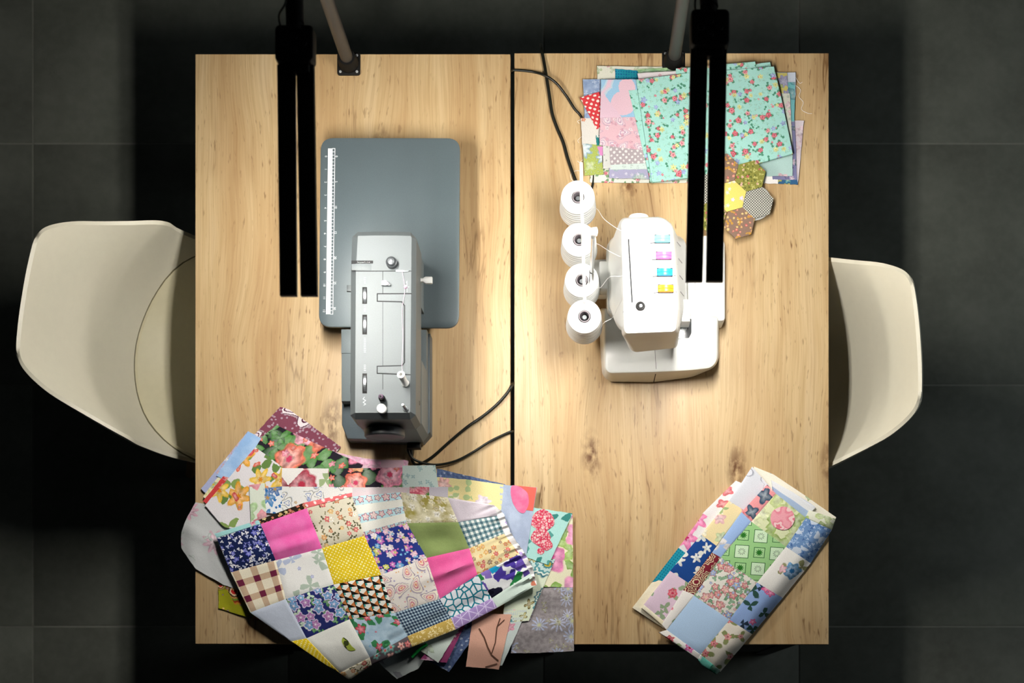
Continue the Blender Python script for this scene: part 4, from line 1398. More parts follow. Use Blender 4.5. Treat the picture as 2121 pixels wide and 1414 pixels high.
# ------------------------------------------------------------------ white overlock machine
def overlock():
    t = thing('overlock_machine', 'white overlock machine with four coloured tension dials', 'sewing machine', (P(1340, 620, TZ).x, P(1340, 620, TZ).y, TZ))
    # base / cloth plate
    zb = TZ + .078
    lo = px_poly([(1241.5, 640), (1243, 720), (1247, 779), (1262, 792), (1354, 793), (1432, 783), (1478, 764), (1489, 745), (1489, 654)], TZ + .003)
    hi = px_poly([(1252, 640), (1252.5, 720), (1253.5, 764), (1262, 772.5), (1354, 770.5), (1432, 766.5), (1474, 762), (1487, 745), (1487, 656)], zb)
    rl = [.008] + [.012] * 7 + [.008]
    lo, hi = round_poly(lo, rl, 4), round_poly(hi, rl, 4)
    lo, hi = ccw(lo), ccw(hi)
    mid = [tuple(Vector(a).lerp(Vector(b), .85)) for a, b in zip(lo, hi)]
    V, F = stack([(TZ + .003, offset_poly(lo, .003)), (TZ + .012, lo), (zb - .008, mid), (zb - .0018, offset_poly(hi, .0008)), (zb, offset_poly(hi, .0032))])
    base = mesh_obj('base', V, F, 'white', t, True)
    V, F = strip_vf([tuple(P(1356, 716, zb))[:2], tuple(P(1359, 764, zb))[:2]], .0007, zb - .0005, zb + .0002)
    mesh_obj('base_seam', V, F, 'gapm', base)
    a, b = P(1358, 773, zb - .012), P(1354, 791, TZ + .012)
    tube('release_slot', [a + Vector((0, -.0008, 0)), b + Vector((0, -.0008, .0))], .0009, 'gapm', base, 6)
    for x, y in ((1262, 660), (1262, 770), (1470, 660), (1460, 740)):
        q = P(x, y, TZ)
        lathe('foot', knob_prof(.008, .0032), q, 'blackpl', t, 14)
    # lower body behind the base plate
    zl = TZ + .11
    lower = px_poly([(1256, 504), (1276, 488), (1400, 486), (1421, 497), (1424, 640), (1408, 655), (1270, 655), (1258, 640)], zl)
    lowb = ccw(round_poly(lower, .012, 4))
    V, F = stack([(TZ + .004, lowb), (zl - .004, lowb), (zl, offset_poly(lowb, .002))])
    mesh_obj('lower_body', V, F, 'white', t, True)
    # front looper cover (towards the right-hand chair)
    zf = TZ + .07
    fc = px_poly([(1424.5, 488), (1486, 487), (1501.5, 500), (1502, 664), (1425, 666)], zf)
    fcv = slab('front_cover', fc, TZ + .006, zf, 'white', t, .003, .007)
    V, F = strip_vf([tuple(P(1439, 500, zf))[:2], tuple(P(1440, 636, zf))[:2]], .0007, zf - .0005, zf + .0002)
    mesh_obj('cover_seam', V, F, 'gapm', fcv)
    # upper body: slopes in from the lower body to the top cover
    zt = TZ + .285
    b0 = px_poly([(1259, 500), (1278, 486), (1398, 484), (1420, 496), (1421, 640), (1408, 668), (1280, 668), (1262, 640)], TZ + .112)
    b1 = px_poly([(1281, 462), (1289, 451), (1372, 448.5), (1396, 467), (1410, 640), (1408, 688), (1293, 690), (1288, 680)], TZ + .262)
    b2 = px_poly([(1287, 462), (1294, 454), (1370, 452), (1388, 468), (1402, 640), (1399, 680), (1296, 682), (1293, 676)], zt)
    rr = [.012] * 8
    b0, b1, b2 = [ccw(round_poly(q, rr, 4)) for q in (b0, b1, b2)]
    m1 = [tuple(Vector(a).lerp(Vector(b), .62)) for a, b in zip(b1, b2)]
    V, F = stack([(TZ + .1115, b0), (TZ + .15, [tuple(Vector(a).lerp(Vector(b), .45)) for a, b in zip(b0, b1)]), (TZ + .262, b1), (TZ + .279, m1), (zt, b2)])
    body = mesh_obj('upper_body', V, F, 'white', t, True)
    # sewing head: the lower front end cover that overhangs the cloth plate
    h0 = px_poly([(1318, 722), (1405, 712), (1412, 655), (1302, 655), (1303, 712)], TZ + .20)
    h1 = px_poly([(1290, 696), (1408, 691), (1412, 640), (1290, 640), (1287, 684)], TZ + .255)
    h2 = px_poly([(1297, 690), (1399, 686), (1404, 636), (1295, 636), (1293, 682)], TZ + .2858)
    h0, h1, h2 = [ccw(round_poly(q, .008, 4)) for q in (h0, h1, h2)]
    m2 = [tuple(Vector(a).lerp(Vector(b), .7)) for a, b in zip(h1, h2)]
    V, F = stack([(TZ + .165, [tuple(Vector(a).lerp(Vector(b), .1)) for a, b in zip(h0, h1)]), (TZ + .20, [tuple(Vector(a).lerp(Vector(b), .45)) for a, b in zip(h0, h1)]), (TZ + .25, h1), (TZ + .279, m2), (TZ + .2858, h2)])
    head = mesh_obj('head_cover', V, F, 'white', t, True)

    def tp(x, y, z=None):
        v = P(x, y, zt if z is None else z)
        return v.x, v.y
    zs = TZ + .286
    sp = smooth_path([Vector((*tp(x, y), 0)) for x, y in ((1290, 646), (1305, 644), (1340, 641), (1354, 632), (1370, 624), (1390, 623), (1401, 626))], 6)
    V, F = strip_vf([(p.x, p.y) for p in sp], .0006, zs - .001, zs + .0002)
    mesh_obj('cover_seam', V, F, 'rim', head)
    sp = smooth_path([Vector((*tp(x, y), 0)) for x, y in ((1310, 645), (1313, 662), (1319, 682))], 5)
    V, F = strip_vf([(p.x, p.y) for p in sp], .0006, zs - .001, zs + .0002)
    mesh_obj('cover_seam', V, F, 'rim', head)
    # long black thread slot
    V, F = strip_vf([tp(1301.8, 496), tp(1309.3, 625.5)], .0026, zt - .002, zt + .0004)
    mesh_obj('thread_slot', V, F, 'gapm', body)
    q = P(1326.5, 634, zs)
    o = lathe('pressure_screw', [(.0088, 0), (.0088, .0015), (.0078, .003), (.005, .0032), (.0042, .0018), (0, .0018)], q, 'blackpl', t, 28)
    lathe('screw_head', [(.0036, 0), (.003, .0022), (0, .0024)], q + Vector((0, 0, .0019)), 'chrome', o, 16)
    # tension dials: wheels with their axes along the machine, standing out of slots
    for x0, y0, mt in ((1356.5, 487, 'cyan'), (1359.5, 521.5, 'pinkd'), (1361.5, 556, 'blued'), (1363.5, 590, 'orange')):
        a, b = P(x0, y0 + 15.5, zt), P(x0 + 31, y0, zt)
        cx, y_lo, y_hi = (a.x + b.x) / 2, a.y, b.y
        r = .021
        zc = zt + .0065 - r
        slt = box('dial_slot', a.x - .0008, b.x + .0006, y_lo - .0016, y_hi + .0012, zt - .006, zt + .0005, 'gapm', body, .0004)
        d = lathe('tension_dial', [(r - .002, 0), (r, .0012), (r, .0055), (r - .001, .0063), (r, .0071), (r, (y_hi - y_lo) - .0012), (r - .002, y_hi - y_lo), (0, y_hi - y_lo)], (cx, y_lo, zc), mt, t, 40, (0, 1, 0))
        box('dial_marker', b.x + .0008, b.x + .0062, y_lo + .001, y_hi - .001, zt - .004, zt + .0025, 'whitem', t, .001)
        V, F = strip_vf([tp(x0 - 36, y0 + 16.5), tp(x0 - 10, y0 + 16), tp(x0 - 2, y0 + 15)], .0006, zt - .001, zt + .0002)
        mesh_obj('groove', V, F, 'rim', body)
        V, F = strip_vf([tp(x0 - 9, y0 + 16.5), tp(x0, y0 + 15.6)], .0016, zt - .001, zt + .0003)
        mesh_obj('groove_end', V, F, 'gapm', body)
        # vent-like grooves down the front slope
        p0, p1 = P(x0 + 34, y0 + 20, TZ + .272), P(x0 + 44, y0 + 26, TZ + .235)
        tube('front_groove', [p0, p1], .0006, 'rim', body, 6)
        p0, p1 = P(x0 + 46, y0 + 14, TZ + .23), P(x0 + 53, y0 + 23, TZ + .19)
        tube('front_groove', [p0, p1], .0007, 'rim', body, 6)
    # hand wheel at the far end
    q = P(1319, 449, TZ + .2)
    lathe('hand_wheel', [(.012, 0), (.012, .004), (.0185, .005), (.0195, .008), (.0195, .016), (.0175, .019), (0, .019)], (q.x + .002, P(1319, 455, TZ + .235).y - .012, TZ + .235), 'white', t, 40, (0, 1, 0))
    # needle plate and presser foot
    npz = px_poly([(1402, 660), (1432, 660), (1432, 690), (1427, 700), (1402, 702)], zb)
    slab('needle_plate', npz, zb, zb + .0012, 'chrome', t, .0004, .002)
    a, b = P(1411, 680, zb + .004), P(1424, 664, zb + .004)
    slab('presser_foot', [(a.x, a.y), (b.x, a.y + .002), (b.x - .001, b.y), (a.x, b.y)], zb + .0013, zb + .009, 'steel', t, .001, .002)
    tube('presser_bar', [((a.x + b.x) / 2 - .004, b.y - .005, zb + .009), ((a.x + b.x) / 2 - .02, b.y + .004, TZ + .19)], .003, 'steel', t, 12)
    q = P(1416, 632, TZ + .15)
    box('looper_guard', q.x - .003, q.x + .014, q.y - .028, q.y + .016, TZ + .085, TZ + .135, 'whitem', t, .003)
    for k in range(5):
        box('guard_rib', q.x + .0005, q.x + .0125, q.y - .024 + k * .005, q.y - .0225 + k * .005, TZ + .135, TZ + .1362, 'whitem', t, .0003)
    # thread stand at the back: tray, four pins, bracket, telescopic pole with guide bar
    zsd = TZ + .078
    tr = px_poly([(1183, 415), (1213, 415), (1228, 690), (1196, 690)], zsd)
    slab('thread_stand', tr, zsd - .012, zsd, 'whitem', t, .003, .01)
    arm_ = px_poly([(1205, 540), (1258, 538), (1258, 612), (1208, 612)], TZ + .06)
    slab('stand_bracket', arm_, TZ + .03, TZ + .0655, 'whitem', t, .002, .006)
    blk = px_poly([(1241, 540), (1260, 540), (1261.5, 598), (1243, 598)], TZ + .11)
    slab('stand_block', blk, TZ + .066, TZ + .1105, 'white', t, .003, .005)
    lg = px_poly([(1195, 540), (1215, 540), (1215, 600), (1195, 600)], TZ + .03)
    slab('stand_leg', lg, TZ, TZ + .0655, 'whitem', t, .002, .004)
    top = P(1228.5, 489, TZ + .46)
    tube('telescopic_pole', [(top.x, top.y, TZ + .07), (top.x, top.y, TZ + .24), (top.x, top.y, TZ + .241), (top.x, top.y, TZ + .455)], [.0048, .0048, .0038, .0038], 'chrome', t, 16)
    g0 = [P(1203.5, 337, TZ + .468), P(1204.5, 420, TZ + .468), P(1207, 500, TZ + .468), P(1209, 560, TZ + .468), P(1211, 627, TZ + .468)]
    tube('thread_guide_bar', g0, .0028, 'white', t, 10)
    ha = px_poly([(1207, 478), (1214, 480), (1226, 474), (1236, 473), (1238.5, 481), (1236, 490), (1224, 489), (1215, 493), (1210, 501), (1207, 505)], TZ + .466)
    slab('guide_holder', ha, TZ + .4655, TZ + .4745, 'white', t, .0006, .0015)
    return t


overlock()

CONES = [((1197, 408), 'white thread cone at the far end, nearest the fabric stack'),
         ((1199.5, 496), 'white thread cone second from the fabric stack, half under the white guide hook'),
         ((1205, 580), 'white thread cone third from the fabric stack, beside the white stand block'),
         ((1210.5, 655), 'white thread cone at the near end, lowest of the four')]
TAILS = [[(1222, 432, .15), (1237, 433, .2), (1250, 452, .24), (1270, 468, .262), (1290, 480, .286)],
         [(1226, 505, .15), (1240, 506, .2), (1262, 520, .25), (1284, 531, .27), (1303, 536, .287)],
         [(1232, 590, .15), (1243, 596, .2), (1262, 574, .25), (1285, 572, .28), (1305, 568, .287)],
         [(1240, 690, .12), (1250, 669, .19), (1268, 658, .20), (1279, 638, .24), (1290, 615, .28)]]
for (cp, lab), tl in zip(CONES, TAILS):
    ct = P(cp[0], cp[1], TZ + .162)
    zb_ = TZ + .0785
    t = thing('thread_cone', lab, 'thread cone', (ct.x, ct.y, zb_), 'four white thread cones on the overlock stand')
    h = TZ + .162 - zb_
    prof = [(.030, 0), (.0355, .004)]
    for k in range(9):
        f = k / 8
        prof.append((.0362 - .0032 * f + (.0004 if k % 2 else 0), .008 + (h - .010 - .008) * f))
    prof += [(.0325, h - .001), (.0315, h), (.0125, h), (.012, h - .002), (.011, h - .03), (.0105, .002)]
    lathe('wound_thread', prof, (ct.x, ct.y, zb_), 'cone', t, 56)
    lathe('inner_tube', [(.0108, .006), (.0108, h + .0006), (.0092, h + .0008), (.0088, h - .004), (.0088, h - .028), (0, h - .028)], (ct.x, ct.y, zb_), 'rim', t, 32)
    lathe('core_pin', [(.0055, h - .0279), (.0055, h - .010), (.004, h - .007), (0, h - .007)], (ct.x, ct.y, zb_), 'steel', t, 18)
    tube('thread_tail', smooth_path([P(x, y, TZ + z) for x, y, z in tl], 6), .00042, 'thread', t, 6)


# ------------------------------------------------------------------ fabric stack at the upper right
GA = 'fabric scraps in the stack at the upper right'


def fieldA(x, y):
    return .0016 * math.sin(x * .045 + 1) * math.cos(y * .05) + .0015


LAY = .0016


def scA(layer_, mat, a, b, c, d, label, **k):
    t_, b_ = q4(a, b, c, d)
    return cloth('fabric_scrap', mat, t_, b_, .0042 + layer_ * LAY, .0010, (10, 10), None, None, 1.0, label, GA, 'fabric', field=fieldA, **k)


scA(0, 'white_roses_small', (1222, 340), (1500, 340), (1500, 379), (1222, 378), 'white rose-printed cloth at the bottom edge of the upper stack')
scA(0, 'cream_green', (1237, 136.5), (1440, 139), (1440, 230), (1237, 230), 'cream cloth with pale green print at the top left of the upper stack')
scA(0, 'pink_white', (1580, 249), (1665, 249.5), (1653, 378), (1580, 376), 'pale pink scrap sticking out furthest right of the upper stack')
scA(1, 'pale_blue', (1560, 149), (1648, 150), (1648, 200), (1560, 200), 'plain pale blue scrap corner at the right of the upper stack')
scA(1, 'teal_dots', (1274.5, 142.5), (1349, 148), (1349, 190), (1274.5, 190), 'teal and blue dotted scrap peeping out at the top of the upper stack')
scA(1, 'denim_pale', (1207.5, 164), (1330, 163), (1330, 300), (1213, 300), 'pale denim-blue scrap at the left of the upper stack')
scA(1, 'blue_night', (1600, 340), (1647, 340), (1652.5, 382), (1605, 380), 'dark blue floral scrap at the lower right corner of the upper stack')
scA(2, 'white_strip', (1560, 340), (1611, 345), (1611.5, 380.5), (1560, 379), 'plain white scrap beside the hexagon patchwork in the stack')
scA(2, 'leaf_green', (1320, 143), (1440, 138), (1440, 175), (1326, 175), 'light green leaf-print strip at the top of the upper stack')
scA(2, 'teal_print', (1570, 170), (1647, 170), (1645, 262), (1580, 262), 'turquoise scrap with dark teal leaves at the right of the stack')
scA(2, 'lavender_cream', (1203, 244.5), (1260, 244), (1262, 300), (1206, 300), 'cream scrap with lavender band at the left of the stack')
scA(2, 'purple_edge', (1590, 250), (1646, 250), (1651, 372), (1600, 372), 'dark purple printed scrap at the right edge of the stack')
scA(3, 'green_animal', (1207, 297), (1245, 301), (1250, 361), (1211, 363.5), 'lime green scrap with orange and blue print, lower left of the stack')
scA(3, 'yellow_purple', (1570, 151), (1630, 151), (1634, 200), (1575, 200), 'yellow and purple floral scrap at the right of the mint cloth')
scA(3, 'teal_small', (1234, 280), (1262, 280), (1262, 302), (1236, 302), 'tiny dark teal scrap beside the red dotted one')
scA(4, 'pink_small', (1237, 303.5), (1264, 303.5), (1264, 326), (1243, 321), 'small bright pink scrap at the left of the stack')
scA(4, 'red_dots', (1201, 202), (1241, 190), (1262, 258), (1236, 267), 'red scrap with white polka dots at the left of the stack', fray=.3)
scA(5, 'cream_pastel', (1600, 193.5), (1636, 193), (1642, 318), (1610, 330), 'cream pastel floral strip just right of the mint rose cloth')
scA(5, 'mint_pale', (1560, 310), (1641.5, 320), (1641.5, 364), (1566, 365), 'pale mint folded cloth with faint pink, under the mint rose cloth')
scA(5, 'purple_grey', (1262, 345), (1360, 345), (1360, 371), (1262, 368.5), 'lilac-grey printed strip at the lower left of the stack')
scA(6, 'mint_white', (1264, 332), (1360, 332), (1360, 350), (1264, 351), 'plain mint-white strip below the grey dotted scrap')
scA(6, 'grey_white', (1249, 300), (1270, 300), (1267, 347.5), (1249, 349), 'small grey-white upright scrap left of the grey dotted one')
scA(7, 'grey_dots', (1262, 295), (1352, 295), (1352, 337), (1264, 341), 'mauve-grey scrap with white dots in the upper stack')
scA(8, 'pink_paisley', (1243, 240), (1330, 238), (1346, 312), (1242, 300.5), 'pink paisley scrap in the middle left of the upper stack')
scA(9, 'pink_blue_swirl', (1245, 164.5), (1325, 164.5), (1330, 241.5), (1243, 243.5), 'light pink scrap with a pale blue swirl in the stack')
scA(9, 'white_pink_small', (1320, 151.5), (1420, 146), (1420, 175), (1324, 175), 'white and pink strip peeping out above the mint rose cloth')

# the mint rose cloth: a folded length, three visible folds
mint = thing('folded_cloth', 'large mint green cloth printed with small red roses, folded on top of the stack', 'fabric', P(1470, 250, TZ + .02))


def domeA(s, t, x, y):
    return .004 * math.sin(math.pi * min(1, max(0, s))) * math.sin(math.pi * t) + .0008 * math.sin(x * .11 + y * .03)


t_, b_ = q4((1302, 187), (1460, 176), (1480, 350), (1347.5, 376.5))
cloth('under_fold', 'mint_roses', t_, b_, .0205, .004, (14, 16), domeA, mint, field=fieldA, fray=.2)
t_, b_ = q4((1470, 143), (1595, 128.5), (1606, 180), (1480, 190))
cloth('back_fold', 'mint_roses', t_, b_, .0205, .004, (12, 8), None, mint, field=fieldA, fray=.2)
t_, b_ = q4((1400, 142), (1564, 127.5), (1572, 170), (1400, 190))
cloth('middle_fold', 'mint_roses', t_, b_, .0245, .004, (12, 8), None, mint, field=fieldA, fray=.2)
cloth('top_fold', 'mint_roses', [(1317.5, 165), (1420, 152), (1540, 143), (1603, 137.5)], [(1350.5, 377.5), (1440, 366), (1560, 341), (1642, 318)], .0288, .006, (26, 22), domeA, mint,
      right=[(1603, 137.5), (1622, 220), (1642, 318)], left=[(1317.5, 165), (1335, 280), (1350.5, 377.5)], field=fieldA, fray=.3)

# loose threads at the frayed ends
for pts, par in (([(1646, 175), (1658, 186), (1655, 200), (1664, 212), (1660, 226), (1672, 234), (1682, 235)], 0), ([(1648, 160), (1656, 172), (1662, 170)], 0), ([(1203, 248), (1196, 251), (1200, 256)], 1), ([(1206, 282), (1197, 290), (1199, 296)], 1), ([(1208, 330), (1200, 336), (1196, 333)], 1), ([(1190, 378), (1182, 368), (1184, 358), (1196, 353), (1203, 356)], 1)):
    ob = [o for o in C.objects if o.name.startswith('fabric_scrap') and (('furthest right' in o['label']) if par == 0 else ('lavender band' in o['label']))][0]
    tube('loose_thread', smooth_path([P(x, y, TZ + .004 + .002 * math.sin(i)) for i, (x, y) in enumerate(pts)], 5), .00035, 'thread', ob, 5)

# ------------------------------------------------------------------ hexagon patchwork flower on a clear cup
hx = thing('hexagon_patchwork', 'patchwork flower of seven hexagons, yellow in the middle', 'patchwork', P(1513, 406, TZ + .034))
HC = (1513.5, 406)
for an, mt in ((None, 'hex_yellow'), (46, 'hex_olive'), (-14, 'hex_check'), (-72, 'hex_brown'), (106, 'hex_brown'), (166, 'hex_check'), (226, 'hex_olive')):
    cx, cy = HC if an is None else (HC[0] + 58.5 * math.cos(math.radians(an)), HC[1] - 58.5 * math.sin(math.radians(an)))
    zz = TZ + .040
    ct = P(cx, cy, zz)
    V, UV, F = [], [], []
    rad = 33.3 * (CAM_H - zz) / FPX
    rings = 6
    V.append(Vector((ct.x, ct.y, zz + .0014)))
    UV.append((0, 0))
    for q in range(1, rings + 1):
        f = q / rings
        for e in range(6):
            for w in range(4):
                a0, a1 = math.radians(60 * e + 16), math.radians(60 * e + 76)
                p = Vector((math.cos(a0), math.sin(a0))).lerp(Vector((math.cos(a1), math.sin(a1))), w / 4) * rad * f
                V.append(Vector((ct.x + p.x, ct.y + p.y, zz + .0014 * (1 - f ** 3))))
                UV.append((p.x, p.y))
    for q in range(24):
        F.append((0, 1 + q, 1 + (q + 1) % 24))
    for r_ in range(rings - 1):
        for q in range(24):
            a, b = 1 + r_ * 24 + q, 1 + r_ * 24 + (q + 1) % 24
            F.append((a, a + 24, b + 24, b))
    m = len(V)
    last = [1 + (rings - 1) * 24 + q for q in range(24)]
    V += [V[i] - Vector((0, 0, .0016)) for i in last]
    UV += [UV[i] for i in last]
    for q in range(24):
        a, b = q, (q + 1) % 24
        F.append((last[a], m + a, m + b, last[b]))
    F.append(tuple(reversed(range(m, m + 24))))
    off = R.random()
    UV = [(u + off, v + off) for u, v in UV]
    mesh_obj('hexagon', V, F, FABS[mt], hx, True, UV)
ct = P(1562, 420, TZ + .035)
cup = lathe('plastic_cup', [(.024, 0), (.026, .001), (.033, .033), (.0355, .034), (.0355, .0358), (.032, .0358), (.0315, .034), (.025, .003), (0, .003)], (ct.x, ct.y, TZ), 'cup', None, 48)
tag(cup, 'small clear plastic cup under the hexagon patchwork', 'cup')

# ------------------------------------------------------------------ pile of scraps at the lower left
GB = 'fabric scraps in the pile at the lower left'


def fieldB(x, y):
    d = ((x - 800) / 330) ** 2 + ((y - 1130) / 200) ** 2
    return .010 * math.exp(-d) + .0012 * math.sin(x * .05) * math.cos(y * .06) + .0014


LB = .0017


def scB(layer_, mat, top, bot, label, n=(14, 12), **k):
    return cloth('fabric_scrap', mat, top, bot, .0008 + layer_ * LB, .0010, n, k.pop('relief', None), None, 1.0, label, GB, 'fabric', field=fieldB, **k)


def curl(a):
    return lambda s, t, x, y: a * (math.sin(s * 9 + t * 4) * .5 + .5)


scB(0, 'lime_ornament', [(452, 1212), (540, 1216)], [(453, 1259), (545, 1288)], 'lime green scrap with red and orange ornaments, lower left')
scB(1, 'grey_white_pink', [(405, 1040), (520, 1060), (620, 1090)], [(404, 1177), (466, 1212), (560, 1240)], 'pale grey-white cloth with faint pink flowers hanging over the left edge', (20, 18),
    left=[(405, 1040), (386, 1073), (375, 1105), (376, 1135), (404, 1177)], relief=lambda s, t, x, y: .004 * math.exp(-((y - x * .55 - 880) / 14) ** 2) * (x < 480))
scB(0, 'maroon_paisley', [(580, 842), (598, 847), (706, 925)], [(524, 903), (560, 960), (640, 1000)], 'maroon paisley scrap with pointed corner beside the sewing machine')
scB(1, 'mauve_pink', [(690, 935), (760, 950), (846, 953)], [(690, 1000), (840, 1000)], 'mauve-pink scrap lying behind the patchwork near the cords')
scB(2, 'lavender_edge', [(513, 893), (530, 900)], [(416, 1012), (440, 1035)], 'lavender floral strip at the outer left edge of the pile')
scB(3, 'yellow_white', [(515, 905), (533, 905)], [(420, 1028), (446, 1045)], 'yellow and white floral strip beside the light blue strip')
scB(3, 'black_roses', [(573, 880), (640, 912), (752, 962)], [(518, 925), (570, 1010), (700, 1030)], 'black cloth with large pink and orange roses, top of the lower pile', (18, 14))
scB(4, 'light_blue', [(514, 893), (541, 908)], [(448, 985), (478, 1000)], 'plain light blue strip at the upper left of the lower pile')
scB(4, 'red_plain', [(462, 986), (474, 988)], [(420, 1038), (440, 1050)], 'narrow red strip beside the white watercolour cloth')
scB(5, 'watercolor', [(529, 926), (560, 948), (606, 984)], [(424, 1046), (463, 1091), (560, 1110)], 'white cloth with yellow and red watercolour flowers', (20, 18))
scB(5, 'denim_dark', [(905, 970), (1047, 1003)], [(905, 1060), (1052, 1075)], 'dark denim-blue scrap edge behind the yellow floral cloth')
scB(6, 'grey_blue', [(1035, 1003), (1112, 1009)], [(1040, 1130), (1090, 1150)], 'grey-blue cloth with a large pink petal, right side of the pile')
scB(6, 'yellow_pastel', [(880, 986), (960, 992), (1044, 1003)], [(890, 1080), (1036, 1072)], 'pale yellow floral cloth at the top right of the pile')
scB(3, 'pink_green', [(1120, 1060), (1186, 1066)], [(1120, 1215), (1187, 1216)], 'pink and green flowered scrap at the right edge of the pile')
scB(5, 'mint_red', [(1100, 1050), (1186, 1063)], [(1080, 1150), (1136, 1170)], 'mint cloth with two clusters of red blossoms at the right of the pile')
scB(2, 'grey_linen', [(1080, 1205), (1186, 1209)], [(1058, 1352), (1110, 1352), (1189, 1348)], 'grey linen cloth with white daisies hanging over the front edge', (18, 18), relief=lambda s, t, x, y: .002 * math.sin(y * .1 + x * .02))
scB(4, 'teal_medallion', [(1060, 1140), (1150, 1158)], [(1040, 1290), (1095, 1285)], 'cloth with teal round medallions under the gathered waist')
scB(4, 'pale_mint_cherry', [(1045, 1262), (1092, 1262)], [(1018, 1375), (1040, 1378)], 'pale mint strip between peach and linen cloths')
scB(5, 'peach', [(980, 1270), (1060, 1272)], [(965, 1380), (1033, 1386)], 'peach cloth with dark branches and pink orchids at the front')
scB(3, 'denim_dark', [(960, 1280), (1005, 1285)], [(890, 1370), (930, 1391)], 'dark blue denim strip hanging over the front edge')
scB(6, 'magenta_mix', [(925, 1300), (965, 1290)], [(870, 1365), (925, 1372)], 'magenta printed strip next to the dark denim strip')
scB(7, 'white_mint', [(870, 1310), (955, 1295)], [(868, 1345), (908, 1372)], 'white-mint flowered strip under the gold patch')
scB(1, 'grey_sprig', [(760, 1350), (900, 1330)], [(822, 1406), (866, 1384), (888, 1352)], 'grey-white sprigged cloth hanging lowest over the front edge', (18, 14), relief=curl(.003))

# second patchwork (flat, sewn of strips) under the skirt
pw = thing('patchwork_cloth', 'flat patchwork cloth of rose, black floral and blue patches behind the skirt', 'patchwork', P(720, 1010, TZ + .012))
for mt, a, b, c, d in (('white_red_roses', (584, 969), (681, 970), (681, 1008.5), (584, 1007)), ('black_roses', (681, 970), (833.5, 968), (833.5, 1009), (681, 1008.5)), ('mint_lace', (833.5, 964), (902, 963), (908, 1009), (833.5, 1009)),
                       ('blue_ornament', (546, 1010), (584, 1007), (584, 1064), (552, 1062)), ('white_scroll', (584, 1007), (730, 1009), (730, 1075), (584, 1064)), ('green_pink', (516, 1004), (548, 1000), (553, 1085), (520, 1085)),
                       ('grey_pink', (730, 1009), (848.5, 1008), (848.5, 1060), (730, 1075)), ('red_gerbera', (848.5, 1008), (889, 1007), (889, 1060), (848.5, 1060)), ('lilac_plain', (889, 1007), (928, 1008), (928, 1060), (889, 1060))):
    t_, b_ = q4(a, b, c, d)
    cloth('patch', mt, t_, b_, .0008 + 9 * LB, .0012, (12, 8), None, pw, field=fieldB, fray=.2)

# painted motifs that are single big shapes: cut petal, blossoms, branches (thin appliques on their cloths)
def find(txt):
    return [o for o in C.objects if 'label' in o.keys() and txt in o['label']][0]


def motif(name, mat, pts, h, parent, rad=.004, field=fieldB):
    """flat motif lying on a cloth that follows its drape"""
    c_ = [(sum(p[0] for p in pts) / len(pts), sum(p[1] for p in pts) / len(pts))]
    ring = round_poly([Vector(p) for p in pts], rad / .00098, 4)
    V = []
    UV = []
    for fct in (0.0, .5, 1.0):
        for p in ring:
            x, y = c_[0][0] + (p[0] - c_[0][0]) * fct, c_[0][1] + (p[1] - c_[0][1]) * fct
            z = TZ + h + field(x, y)
            for _ in range(3):
                w = P(x, y, z)
                d = max(0.0, YF - w.y - .004)
                z = TZ + h + field(x, y) - d * .22 - d * d * 2.4
            V.append(P(x, y, z))
            UV.append((x * .00098, -y * .00098))
    n = len(ring)
    F = []
    for k in range(2):
        for i in range(n):
            j = (i + 1) % n
            F.append((k * n + i, (k + 1) * n + i, (k + 1) * n + j, k * n + j))
    o = mesh_obj(name, V, F, FABS[mat], parent, True, UV)
    # face upwards
    me = o.data
    if me.polygons[n].normal.z < 0:
        me.flip_normals()
    return o


zl = lambda k: .0008 + k * LB + .0006
ob = find('large pink petal')
motif('coral_corner', 'petal_coral', [(1062, 1004.5), (1111.5, 1009.5), (1104, 1058), (1090, 1056)], zl(6), ob, .001)
motif('pink_petal', 'petal_pink', [(1059, 1003.5), (1075, 1006), (1094, 1020), (1096, 1044), (1086, 1064), (1074, 1060), (1062, 1042), (1057, 1020)], zl(6) + .0003, ob, .008)
ob = find('two clusters of red')
for cx, cy, rx in ((1124, 1078, 25), (1120, 1112, 21), (1132, 1128, 13), (1120, 1141, 8)):
    motif('blossom_cluster', 'berry_flower', [(cx + rx * math.cos(a) * (1 + .12 * math.sin(5 * a)), cy + rx * .9 * math.sin(a) * (1 + .12 * math.cos(4 * a))) for a in [i * .5236 for i in range(12)]], zl(5) + .0003 * (cx % 3), ob, .004)
ob = find('dark branches')
for pts, w in (([(992, 1301), (1003, 1320), (1010, 1340), (1018, 1356), (1032, 1368)], 3.2), ([(1018, 1354), (1026, 1330), (1029, 1300), (1036, 1280)], 2.4), ([(1029, 1298), (1045, 1283)], 1.8), ([(1005, 1381), (1030, 1374)], 2.2)):
    L_ = [Vector(p) for p in pts]
    l, r = [], []
    for i, p in enumerate(L_):
        d = (L_[min(i + 1, len(L_) - 1)] - L_[max(i - 1, 0)]).normalized()
        nn = Vector((-d.y, d.x)) * w / 2
        l.append(tuple(p + nn))
        r.append(tuple(p - nn))
    for i in range(len(L_) - 1):
        motif('branch', 'branch_brown', [l[i], l[i + 1], r[i + 1], r[i]], zl(5) + .0004, ob, .0004)

# green ribbon end
o = tube('ribbon', [P(884, 1334, TZ + .02), P(872, 1341, TZ + .017), P(854, 1360, TZ + .006)], [.0035, .0036, .0034], FABS['green_plain'], None, 8)
tag(o, 'bright green ribbon end hanging below the gold patch', 'ribbon')

